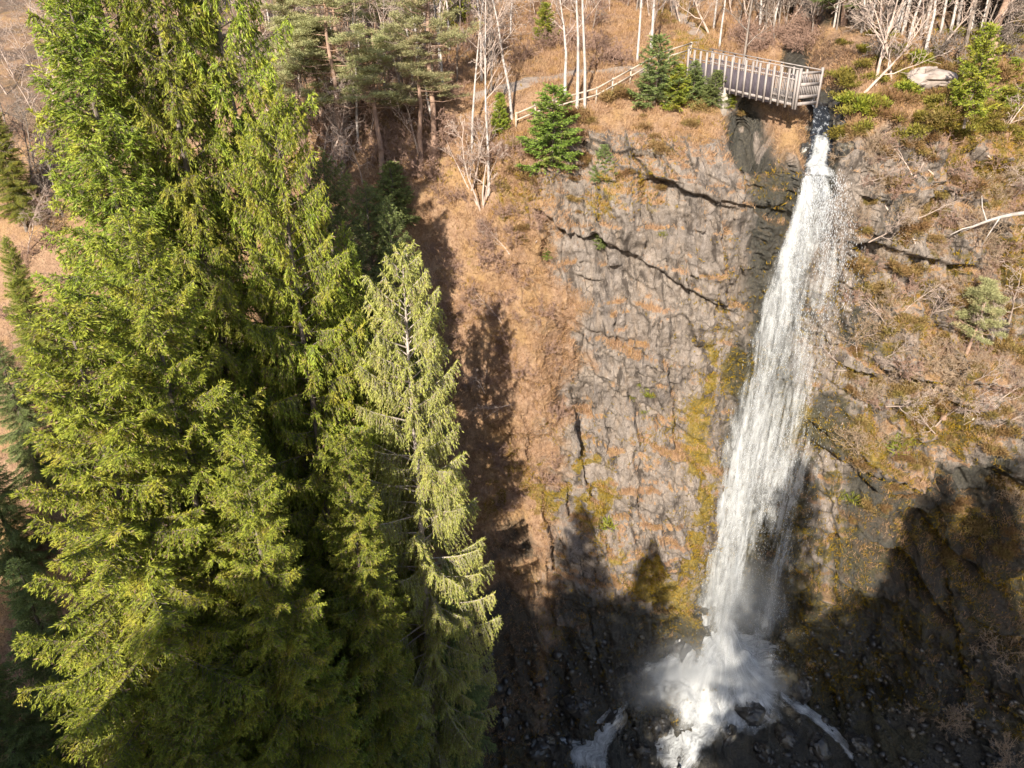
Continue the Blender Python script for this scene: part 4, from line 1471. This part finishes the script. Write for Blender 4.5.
ROCKS = [rock_mesh('boulder', 80 + k, M_BOULDER) for k in range(4)]
PALE = rock_mesh('boulder', 90, M_BOULDER_DRY)
p = px_ground(927, 88)
o = obj('boulder', PALE, loc=(p.x, p.y, p.z + .5))
o.scale = (1.5, 1.1, 1.0)
tag(o, 'pale dry boulder among the bushes on the right bank', 'boulder')
for k, (px, py, sc_, label) in enumerate([
    (752, 712, 1.3, 'large dark wet boulder splitting the white water below the falls'),
    (785, 735, 1.1, 'dark boulder right of the largest one in the splash'),
    (728, 735, .9, 'dark boulder between the white water and the cream foam'),
    (765, 755, 1.0, 'dark boulder at the bottom edge below the largest one'),
    (684, 650, 1.2, 'dark wet boulder at the left side of the splash'),
    (660, 725, 1.2, 'dark boulder at the left between the two foam streams'),
    (640, 750, .9, 'small dark boulder at the bottom edge beside cream foam'),
    (615, 720, 1.0, 'dark boulder above the left cascade'),
    (575, 705, 1.1, 'dark boulder left of the left cascade'),
    (820, 745, 1.0, 'dark boulder left of the thin right-hand stream'),
    (860, 745, 1.1, 'dark boulder right of the thin right-hand stream'),
    (800, 690, 1.1, 'dark wet boulder at the right foot of the falls'),
    (806, 128, .55, 'wet rock on the left bank of the chute, under the platform corner'),
    (802, 150, .6, 'wet rock at the left end of the fall lip'),
    (842, 122, .6, 'wet rock on the right bank of the chute, beside the green bush'),
    (846, 150, .75, 'wet rock at the right end of the fall lip'),
    (836, 104, .5, 'dark rock in the stream right of the platform end'),
    (540, 745, 1.3, 'dark boulder at bottom edge on the left of the gorge floor'),
    (500, 720, 1.0, 'dark boulder near the conifers on the gorge floor'),
]):
    p = px_ground(px, py)
    o = obj('boulder', ROCKS[k % 4], loc=(p.x, p.y, p.z - .1))
    o.scale = (sc_, sc_, sc_)
    o.rotation_euler = (k * .7, k * .4, k * 1.9)
    tag(o, label, 'boulder', 'boulders below the falls')

# rubble on the gorge floor, past counting
cA0 = np.array(px_ground(705, 685))
pts, nn, rgs = scatter_pts(2600, (np.hypot((P[..., 0] - cA0[0] - 1) / 7, (P[..., 1] - cA0[1]) / 5) > .9) * (1 - sstep(9, 15, P[..., 2] + vn * 3)) * (vv > 3.0) * (vv < 6.2) * (P[..., 0] > -4), (-4, 40, 30, 52), 611)
ico = np.array([(0, 0, 1), (.894, 0, .447), (.276, .851, .447), (-.724, .526, .447), (-.724, -.526, .447), (.276, -.851, .447), (.724, .526, -.447), (-.276, .851, -.447), (-.894, 0, -.447), (-.276, -.851, -.447), (.724, -.526, -.447), (0, 0, -1)])
icf = np.array([(0, 1, 2), (0, 2, 3), (0, 3, 4), (0, 4, 5), (0, 5, 1), (1, 6, 2), (2, 7, 3), (3, 8, 4), (4, 9, 5), (5, 10, 1), (6, 7, 2), (7, 8, 3), (8, 9, 4), (9, 10, 5), (10, 6, 1), (11, 7, 6), (11, 8, 7), (11, 9, 8), (11, 10, 9), (11, 6, 10)])
m = len(pts)
V = ico[None] * rgs.uniform(.6, 1.3, (m, 12, 1)) * rgs.uniform(.5, 1.0, (m, 1, 3)) * (.10 + .45 * rgs.random((m, 1, 1)) ** 3) + pts[:, None]
o = obj('rubble', mesh_np('rubble', V.reshape(-1, 3), ((np.arange(m) * 12)[:, None, None] + icf[None]).reshape(-1, 3), M_BOULDER, False))
tag(o, 'dark wet rubble covering the gorge floor below the falls', 'rubble', kind='stuff')

# ------------------------------------------------------------------ water


def water_mat(name, kind):
    t = NT(name)
    uv = t.n('ShaderNodeAttribute', attribute_name='flow').outputs['Vector']
    den = t.attr('dens')
    fine = t.attr('fine')

    def nz(sx, sy, det, rough=.6, dist=.0, off=0.0):
        mp = t.n('ShaderNodeMapping')
        t.link(uv, mp.inputs[0])
        mp.inputs['Scale'].default_value = (sx, sy, 1)
        mp.inputs['Location'].default_value = (off, off * 1.7, off)
        return t.noise(1.0, det, rough, mp.outputs[0], dist)
    a1 = nz(1.3, .14, 5, .6, .7)
    a2 = nz(3.6, .9, 6, .72, .8, 3.0)
    a3 = nz(9, 6.5, 3, .8, .3, 7.0)
    s_ = t.math('ADD', t.math('MULTIPLY', a1, 1.3), t.math('ADD', t.math('MULTIPLY', a2, .6), t.math('MULTIPLY', t.math('ADD', t.math('MULTIPLY', t.math('SUBTRACT', a3, .5), fine), .5), .5)))   # mean .9
    al = t.math('ADD', t.math('SUBTRACT', s_, 1.2), t.math('SUBTRACT', den, .5))
    al = t.ramp(al, -.24, .44)
    b = t.n('ShaderNodeBsdfPrincipled')
    col = t.mix((.43, .43, .43), (.69, .69, .685), t.ramp(a2, .35, .6))
    t.link(col, b.inputs['Base Color'])
    b.inputs['Roughness'].default_value = .5
    tr = t.n('ShaderNodeBsdfTranslucent')
    t.link(col, tr.inputs[0])
    m1 = t.n('ShaderNodeMixShader')
    m1.inputs[0].default_value = .3
    t.link(b.outputs[0], m1.inputs[1])
    t.link(tr.outputs[0], m1.inputs[2])
    tp = t.n('ShaderNodeBsdfTransparent')
    m2 = t.n('ShaderNodeMixShader')
    t.link(al, m2.inputs[0])
    t.link(tp.outputs[0], m2.inputs[1])
    t.link(m1.outputs[0], m2.inputs[2])
    bp = t.n('ShaderNodeBump')
    bp.inputs['Strength'].default_value = .6
    bp.inputs['Distance'].default_value = .15
    t.link(s_, bp.inputs['Height'])
    t.link(bp.outputs[0], b.inputs['Normal'])
    return t.finish(m2.outputs[0])


M_FALL = water_mat('falling_white_water', 0)


def flow_mesh(name, V, flow, dens, nu, nv, mat, fine=None):
    i, j = np.meshgrid(np.arange(nu - 1), np.arange(nv - 1), indexing='ij')
    a = i * nv + j
    F = np.stack([a, a + nv, a + nv + 1, a + 1], -1).reshape(-1, 4)
    me = mesh_np(name, V.reshape(-1, 3), F, mat, True, {'dens': dens.ravel(), 'fine': (np.full(dens.shape, .5) if fine is None else fine).ravel()})
    at_ = me.attributes.new('flow', 'FLOAT_VECTOR', 'POINT')
    at_.data.foreach_set('vector', np.ascontiguousarray(flow, np.float32).ravel())
    return me


# edge table of the falls: z, left X, right X, Y of the sheet
FT = np.array([
    (47.9, 19.5, 21.6, 49.2), (47.6, 19.2, 21.9, 48.3), (46.5, 18.95, 22.3, 47.7), (44, 18.5, 23.0, 47.3), (40, 18.0, 23.5, 47.0), (32, 17.2, 24.0, 46.6), (24, 16.8, 24.4, 46.2),
    (15, 16.5, 24.8, 45.6), (9, 16.2, 24.9, 45.0), (4.5, 15.8, 24.6, 44.4), (3.2, 15.2, 24.4, 43.4)])
FV = np.linspace(0, 1, 420)
FT[:, 1] -= np.interp(FT[:, 0], [6, 15, 40, 47], [1.5, 1.1, .75, .1])
FT[:, 2] += np.interp(FT[:, 0], [6, 15, 40, 47], [1.4, 1.2, .9, .2])
FT[:, 3], FT[:, 0] = sw(FT[:, 3], FT[:, 0])
ft = pchip(np.linspace(0, 1, len(FT)), FT, FV)
fall = empty('waterfall', (20.5, 47, 3), 'tall white waterfall dropping from the stream chute down the cliff into the gorge', 'waterfall')
fall.location = (0, 0, 0)
slen = np.concatenate([[0], np.cumsum(np.linalg.norm(np.diff(ft[:, [1, 3, 0]], axis=0), axis=1))])
for L_, (yo, dd, narrow) in enumerate([(0.35, .11, 0.0), (-.15, -.02, .05), (-.6, -.13, .10), (-1.0, -.22, .14)]):
    nu = 70
    uu = np.linspace(0, 1, nu)
    U, Vv = np.meshgrid(uu, np.arange(420), indexing='ij')
    f = ft[Vv]
    xl, xr = f[..., 1] + narrow * (f[..., 2] - f[..., 1]), f[..., 2] - narrow * (f[..., 2] - f[..., 1])
    X = xl + (xr - xl) * U
    Z = f[..., 0]
    tt = Vv / 419.
    yfac = sstep(0.08, .35, tt)
    Yw = f[..., 3] + yo * yfac + .35 * (2 * U - 1) ** 2
    pt = np.stack([X * 1.0, Z * .12, np.full_like(X, L_ * 7.1)], -1).reshape(-1, 3)
    Yw = Yw - (.85 * yfac + .12) * fbm(pt, 4, 91 + L_).reshape(X.shape)
    wv = fbm(np.stack([Z * .16, Z * 0 + L_ * 3.3, Z * 0], -1).reshape(-1, 3), 4, 131).reshape(X.shape)
    wv2 = fbm(np.stack([Z * .22, Z * 0 + L_ * 4.3 + 9, Z * 0], -1).reshape(-1, 3), 4, 133).reshape(X.shape)
    edge = sstep(.0, .20, U - .16 * wv * yfac) * sstep(1, .62, U + .30 * wv2 * yfac)
    lowd = sstep(.42, .62, tt)
    split = np.exp(-((U - .55 + .1 * wv) / (.06 + .07 * tt)) ** 2) * sstep(.5, .75, tt)
    right_thin = sstep(.55, .85, U) * sstep(.1, .3, tt) * .16
    dens = .31 + dd + .24 * (1 - sstep(.0, .10, tt)) - .6 * sstep(.02, .0, tt) + .34 * np.exp(-((U - .14) / .12) ** 2) * sstep(.75, .3, tt) - .55 * (1 - edge) - .5 * split - right_thin + .15 * lowd
    flow = np.stack([X, np.broadcast_to(slen[Vv], X.shape), np.full_like(X, L_ * 5.3)], -1)
    me = flow_mesh('water_sheet', np.stack([X, Yw, Z], -1), flow, dens, nu, 420, M_FALL, 1.1 - .9 * sstep(.25, .7, tt))
    obj('water_sheet', me, fall)

# flying droplets and streaks
rngd = np.random.default_rng(55)
nd = 15000
tq = rngd.random(nd) ** .85
fi = np.stack([np.interp(tq, FV, ft[:, k]) for k in range(4)], 1)
uq = np.clip(rngd.normal(.50, .21, nd), .02, .98)
px_ = fi[:, 1] + (fi[:, 2] - fi[:, 1]) * uq
clump = fbm(np.stack([px_ * 1.2, fi[:, 0] * .25, 0 * px_], 1), 3, 97)
kp = clump > -.15 + .25 * rngd.random(nd) - .1
C = np.stack([px_, fi[:, 3] - .5 - 1.0 * rngd.random(nd) * sstep(.03, .3, tq), fi[:, 0] + rngd.normal(0, .3, nd)], 1)[kp]
m = len(C)
ln_ = rngd.uniform(.05, .22, m)[:, None]
rd = rngd.uniform(.006, .017, m)[:, None]
th = np.array([0, 2.094, 4.189])
ring = np.stack([np.cos(th), np.sin(th), 0 * th], 1)
V = np.concatenate([(C - [0, 0, 1] * ln_ * .4)[:, None], C[:, None] + rd[:, None] * ring[None], (C + [0, 0, 1] * ln_ * .6)[:, None]], 1)
i = np.arange(m)[:, None] * 5
F = np.concatenate([i + np.array([[0, 2, 1]]), i + np.array([[0, 3, 2]]), i + np.array([[0, 1, 3]]), i + np.array([[4, 1, 2]]), i + np.array([[4, 2, 3]]), i + np.array([[4, 3, 1]])])
M_DROP = simple_mat('white_droplets', (.60, .61, .63), (.68, .69, .71), 1, .4, bump=0)
o = obj('spray', mesh_np('spray', V.reshape(-1, 3), F, M_DROP, True), fall)
o['kind'] = 'stuff'

# foam draped on the gorge floor: splash apron and three runs of white water


def ribbon(name, pts, widths, dens0, seed, nu=40, lift=.18, wob_=1.0):
    """white water over the bed along pixel-free world polyline"""
    pts = np.array(pts, float)
    nv = 160
    s = np.linspace(0, 1, nv)
    k = np.linspace(0, 1, len(pts))
    C = pchip(k, pts, s)
    W = pchip(k, np.array(widths, float), s)
    T = unit(np.gradient(C, axis=0))
    Sd = unit(np.stack([T[:, 1], -T[:, 0], 0 * T[:, 0]], 1))
    U, J = np.meshgrid(np.linspace(-1, 1, nu), np.arange(nv), indexing='ij')
    wn = wob_ * fbm(np.stack([s * 9, 0 * s + seed, 0 * s], -1), 3, seed)
    X = C[J] + Sd[J] * (U * W[J] * (1 + .8 * wn[J]))[..., None] + Sd[J] * (.6 * wn[J] * W[J])[..., None]
    nzv = fbm(X.reshape(-1, 3) * .9, 4, seed).reshape(U.shape)
    X[..., 2] += lift + .16 * nzv - .10 * U ** 2
    sl = np.concatenate([[0], np.cumsum(np.linalg.norm(np.diff(C, axis=0), axis=1))])
    dens = dens0 - .75 * sstep(.45, 1.0, np.abs(U)) - .7 * sstep(.80, 1, s)[J] - .7 * sstep(.22, 0, s)[J] + .35 * nzv
    flow = np.stack([U * W[J] * 1.0, sl[J] * 1.6, np.full_like(U, seed * 3.1)], -1)
    return flow_mesh(name, X, flow, dens, nu, nv, M_FALL)


def gp(px, py, up=0.1):
    p = px_ground(px, py)
    return (p.x, p.y, p.z + up)


cA = np.array(gp(700, 697))
nu = 110
gu, gv = np.meshgrid(np.linspace(-1, 1, nu), np.linspace(-1, 1, nu), indexing='ij')
GX, GY = cA[0] + 1.1 + gu * 9.0, cA[1] + 1.2 + gv * 5.6
GZ = np.array([[drop(x_, y_) for x_, y_ in zip(r1, r2)] for r1, r2 in zip(GX, GY)])
GZ = np.minimum(GZ, cA[2] + 3.0)
for k in range(4):                     # water levels the hollows
    GZ[1:-1, 1:-1] = (GZ[:-2, 1:-1] + GZ[2:, 1:-1] + GZ[1:-1, :-2] + GZ[1:-1, 2:] + GZ[1:-1, 1:-1]) / 5
gr = np.hypot(gu, gv)
for k, (lift, dn) in enumerate(((.25, .78), (.8, .64), (1.6, .50))):
    nz1 = fbm(np.stack([GX * .7, GY * .7, 0 * GX + k * 9], -1).reshape(-1, 3), 4, 400 + k).reshape(GX.shape)
    hump = np.exp(-((gu - .12) / .5) ** 2 - ((gv - .25) / .6) ** 2)
    Zs = GZ + lift * (.25 + hump) + (.2 + .5 * hump) * nz1 * (.5 + .3 * k) + .3
    dens = dn + .22 * hump + .35 * nz1 - .8 * sstep(.42 - .05 * k, 1.0 - .1 * k, gr)
    ang_ = np.arctan2(gv - .4, gu - .15)
    flow = np.stack([ang_ * 4.0, gr * 7.0, np.full_like(GX, 40 + k * 7.0)], -1)
    obj('water_sheet', flow_mesh('splash', np.stack([GX, GY, Zs], -1), flow, dens, nu, nu, M_FALL), fall)
m = 9000
C = np.stack([rngd.normal(cA[0] + .6, 2.6, m), rngd.normal(cA[1] + 1.0, 1.4, m), cA[2] + .2 + np.abs(rngd.normal(0, 1.9, m))], 1)
rd = rngd.uniform(.007, .018, m)[:, None]
ln_ = rd * 2.2
V = np.concatenate([(C - [0, 0, 1] * ln_)[:, None], C[:, None] + rd[:, None] * ring[None], (C + [0, 0, 1] * ln_)[:, None]], 1)
i = np.arange(m)[:, None] * 5
F = np.concatenate([i + np.array([[0, 2, 1]]), i + np.array([[0, 3, 2]]), i + np.array([[0, 1, 3]]), i + np.array([[4, 1, 2]]), i + np.array([[4, 2, 3]]), i + np.array([[4, 3, 1]])])
o = obj('spray', mesh_np('spray', V.reshape(-1, 3), F, M_DROP, True), fall)
o['kind'] = 'stuff'
WW = []
for nm, pts, wd, dn, label in [
    ('white_water', [gp(722, 690), gp(705, 720), gp(680, 745), gp(655, 775)], [1.8, 2.1, 2.6, 3.2], .80, 'cream white water running out of the splash to the bottom edge'),
    ('white_water', [gp(628, 698), gp(604, 722), gp(588, 745), gp(575, 780)], [1.1, 2.0, 2.6, 3.2], .80, 'small white cascade at the bottom, left of the main splash'),
    ('white_water', [gp(768, 680), gp(790, 700), gp(818, 722), gp(848, 750), gp(875, 790)], [1.1, .9, .8, .9, 1.0], .70, 'thin white stream curving down to the right of the boulders'),
]:
    o = obj(nm, ribbon(nm, pts, wd, dn, len(label), wob_=.4))
    tag(o, label, 'white water', 'white water below the falls')
    o['kind'] = 'structure'

# the dark stream feeding the falls
t_ = NT('dark_stream_water')
b = t_.n('ShaderNodeBsdfPrincipled')
nz_ = t_.noise(3.0, 6, .75, t_.pos(scale=(1.6, .5, 1)))
t_.link(t_.mix((.014, .016, .020), (.42, .43, .46), t_.ramp(nz_, .54, .70)), b.inputs['Base Color'])
b.inputs['Roughness'].default_value = .12
bp = t_.n('ShaderNodeBump')
bp.inputs['Strength'].default_value = .5
bp.inputs['Distance'].default_value = .1
t_.link(nz_, bp.inputs['Height'])
t_.link(bp.outputs[0], b.inputs['Normal'])
M_STREAM = t_.finish(b.outputs[0])
SP = [(20.6, 49.9), (20.9, 51.0), (21.6, 52.6), (22.6, 55.5), (22.3, 59.0)]
cpt = np.array([(x, y, drop(x, y)) for x, y in SP])
cpt[:, 2] += .35
cpt[0, 2] = ft[0, 0] + .05
cpt[0, 1] = ft[0, 3] + .05
s = np.linspace(0, 1, 200)
C = pchip(np.linspace(0, 1, len(SP)), cpt, s)
T = unit(np.gradient(C, axis=0) * [1, 1, 0])
Sd = np.stack([T[:, 1], -T[:, 0], 0 * s], 1)
wd = np.interp(s, [0, .15, .35, .7, 1], [1.0, .75, .75, .9, .5])
U = np.linspace(-1, 1, 24)
V = C[None] + Sd[None] * (U[:, None, None] * wd[None, :, None])
V[..., 2] += .16 * fbm(V.reshape(-1, 3) * 1.3, 3, 5).reshape(V.shape[:2])
i, j = np.meshgrid(np.arange(23), np.arange(199), indexing='ij')
a_ = i * 200 + j
o = obj('stream', mesh_np('stream', V.reshape(-1, 3), np.stack([a_, a_ + 200, a_ + 201, a_ + 1], -1).reshape(-1, 4), M_STREAM, True))
o['kind'] = 'structure'
chute = [(20.6, ft[0, 3] - .1, ft[0, 0] + .1), tuple(cpt[1] + [0, 0, .1]), tuple(cpt[2] + [0, -.3, .1])]
o = obj('white_water', ribbon('white_water', [tuple(np.array(chute[2]) + [.35, 1.3, .15]), chute[2], chute[1], chute[0], tuple(np.array(chute[0]) + [0, -.5, -.5])], [.55, .7, .95, 1.5, 1.7], .60, 3, lift=.16, wob_=.2))
o['kind'] = 'structure'
tag(o, 'blue and white chute of water just above the lip of the falls', 'white water')

# mist at the foot
t_ = NT('fine_mist')
v = t_.n('ShaderNodeVolumePrincipled')
v.inputs['Color'].default_value = (.95, .96, .98, 1)
lenv = t_.n('ShaderNodeVectorMath', operation='LENGTH')
t_.link(t_.pos(), lenv.inputs[0])
fall_ = t_.ramp(lenv.outputs['Value'], .98, .15)
mn = t_.ramp(t_.noise(1.6, 3, .6, t_.pos()), .3, .7)
t_.link(t_.math('MULTIPLY', t_.math('MULTIPLY', t_.math('MULTIPLY', fall_, fall_), mn), .5), v.inputs['Density'])
v.inputs['Anisotropy'].default_value = .3
t_.link(v.outputs[0], t_.out.inputs['Volume'])
M_MIST = t_.m
import bmesh as _b
for k, (px, py, Y, r3) in enumerate([(690, 668, 44, (7.5, 3.2, 3.8)), (740, 605, 46.5, (5.5, 2.6, 7.5)), (665, 692, 42, (6.0, 2.8, 2.6)), (765, 680, 43.5, (4.0, 2.4, 2.4))]):
    bm = _b.new()
    _b.ops.create_icosphere(bm, subdivisions=4, radius=1)
    me = bpy.data.meshes.new('mist')
    bm.to_mesh(me)
    bm.free()
    me.materials.append(M_MIST)
    o = obj('mist', me, loc=at(px, py, Y))
    o.scale = r3
    tag(o, 'pale mist hanging over the splash at the foot of the falls', 'mist', 'mist at the foot of the falls', 'stuff')

# ------------------------------------------------------------------ viewing platform
c1 = np.array([18.35, 50.0])
c0 = np.array([12.9, 57.6])
Z1, Z0 = 56.15, 57.25                # the deck falls towards its open end
PLZ = (Z1 + Z0) / 2
RISE = Z0 - Z1
d2 = (c1 - c0)
LEN = np.linalg.norm(d2)
d2 /= LEN
n2 = np.array([-d2[1], d2[0]])           # away from the camera
WID = 2.3
plat = empty('viewing_platform', (*((c0 + c1) / 2), PLZ), 'weathered timber viewing platform jutting out over the top of the falls', 'viewing platform')
bpy.context.view_layer.update()
org = np.array([*((c0 + c1) / 2), PLZ])


def W(s, w_, z):
    q = c0 + d2 * s + n2 * w_
    return np.array([q[0], q[1], PLZ + z + RISE * (.5 - s / LEN)]) - org


def part(name, fn, mat, parent=plat):
    A_ = Acc()
    fn(A_)
    return obj(name, A_.mesh(name, mat), parent)


ax = np.stack([np.append(d2, 0), np.append(n2, 0), [0, 0, 1.]])
deck = part('deck', lambda A_: [A_.box(W(.075 + .15 * k, WID / 2, 0), (.068, WID / 2, .025), ax) for k in range(int(LEN / .15))], M_TIMBER)
for w_ in (.25, WID - .25):
    part('beam', lambda A_: (A_.bar(W(-1.5, w_, -.30), W(LEN - .05, w_, -.30), .16, .02), A_.bar(W(-1.5, w_, -.05), W(LEN - .05, w_, -.05), .16, .02), A_.bar(W(-1.5, w_, -.175), W(LEN - .05, w_, -.175), .02, .22)), M_STEEL)
NPOST = 17
for k in range(NPOST):
    s_ = .06 + (LEN - .12) * k / (NPOST - 1)
    part('post', lambda A_: A_.bar(W(s_, -.10, -.62), W(s_, -.16, 1.72), .085, .15, up=(*d2, 0)), M_TIMBER)
for k in range(10):
    s_ = .06 + (LEN - .12) * k / 9
    part('post', lambda A_: A_.bar(W(s_, WID + .10, -.5), W(s_, WID + .13, 1.62), .085, .13, up=(*d2, 0)), M_TIMBER)
# dark boarding behind the posts on the side towards the falls, paler mesh in the last bays
nb = 3
sb = LEN - (LEN - .12) * nb / (NPOST - 1)
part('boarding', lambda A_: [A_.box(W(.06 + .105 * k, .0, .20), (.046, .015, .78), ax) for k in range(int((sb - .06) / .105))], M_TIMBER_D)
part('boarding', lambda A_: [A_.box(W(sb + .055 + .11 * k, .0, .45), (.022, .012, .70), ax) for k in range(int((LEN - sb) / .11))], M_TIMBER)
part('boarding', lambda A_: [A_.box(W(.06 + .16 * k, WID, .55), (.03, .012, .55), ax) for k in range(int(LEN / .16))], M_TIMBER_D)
for w_, z_, a1_, b1_ in ((-.02, 1.78, .12, .05), (WID + .02, 1.68, .12, .05), (-.035, 1.12, .04, .09), (WID + .04, 1.05, .04, .09), (-.03, -.36, .05, .16)):
    part('rail', lambda A_: A_.bar(W(-.1, w_, z_), W(LEN + .05, w_, z_), a1_, b1_), M_TIMBER)
# end panel, facing the falls
for w_ in (-.02, WID + .02):
    part('post', lambda A_: A_.bar(W(LEN + .10, w_, -.62), W(LEN + .10, w_, 1.84), .16, .14, up=(*n2, 0)), M_TIMBER)
for z_ in (1.55, .86, .12, -.30):
    part('rail', lambda A_: A_.bar(W(LEN + .10, .075, z_), W(LEN + .10, WID - .075, z_), .06, .20 if z_ < 1 else .16), M_TIMBER)
for k in range(11):
    part('baluster', lambda A_: A_.bar(W(LEN + .10, .22 + (WID - .44) * k / 10, .21), W(LEN + .10, .22 + (WID - .44) * k / 10, .78), .05, .04, up=(*n2, 0)), M_TIMBER)
    part('baluster', lambda A_: A_.bar(W(LEN + .10, .22 + (WID - .44) * k / 10, .95), W(LEN + .10, .22 + (WID - .44) * k / 10, 1.45), .05, .04, up=(*n2, 0)), M_TIMBER)
part('abutment', lambda A_: A_.box(W(3.2, WID / 2, -1.3), (.5, WID / 2 + .1, .95), ax), M_CONC)

# ------------------------------------------------------------------ path fence
fp = [(516, 126), (535, 118), (556, 112), (578, 106), (596, 101), (612, 92), (630, 82), (648, 72), (668, 62), (690, 55)]
fpts = [px_ground(a, b + 2) for a, b in fp]
fen = empty('path_fence', fpts[0], 'low pale timber fence along the path at the cliff top', 'fence')
f0 = np.array(fpts[0])
for a_ in fpts:
    part('post', lambda A_: A_.bar(np.array(a_) - f0 + [0, 0, -.3], np.array(a_) - f0 + [0, 0, 1.1], .10, .10, up=(1, 0, 0)), M_FENCE, fen)
for a_, b_ in zip(fpts[:-1], fpts[1:]):
    for h_ in (1.0, .55):
        part('rail', lambda A_: A_.bar(np.array(a_) - f0 + [0, -.07, h_], np.array(b_) - f0 + [0, -.07, h_], .04, .10), M_FENCE, fen)

# unused prototypes leave the scene
for src in [v[0] for v in BIG.values()] + [v[0] for v in YOUNG.values()] + BIRCH + BARE + BARE_D + [MULTI] + SHRUB + SHRUB_S + SHRUB_D + PINES:
    if src.name not in USED:
        for c in list(src.children):
            bpy.data.objects.remove(c)
        bpy.data.objects.remove(src)
print('scene built, objects', len(bpy.data.objects))
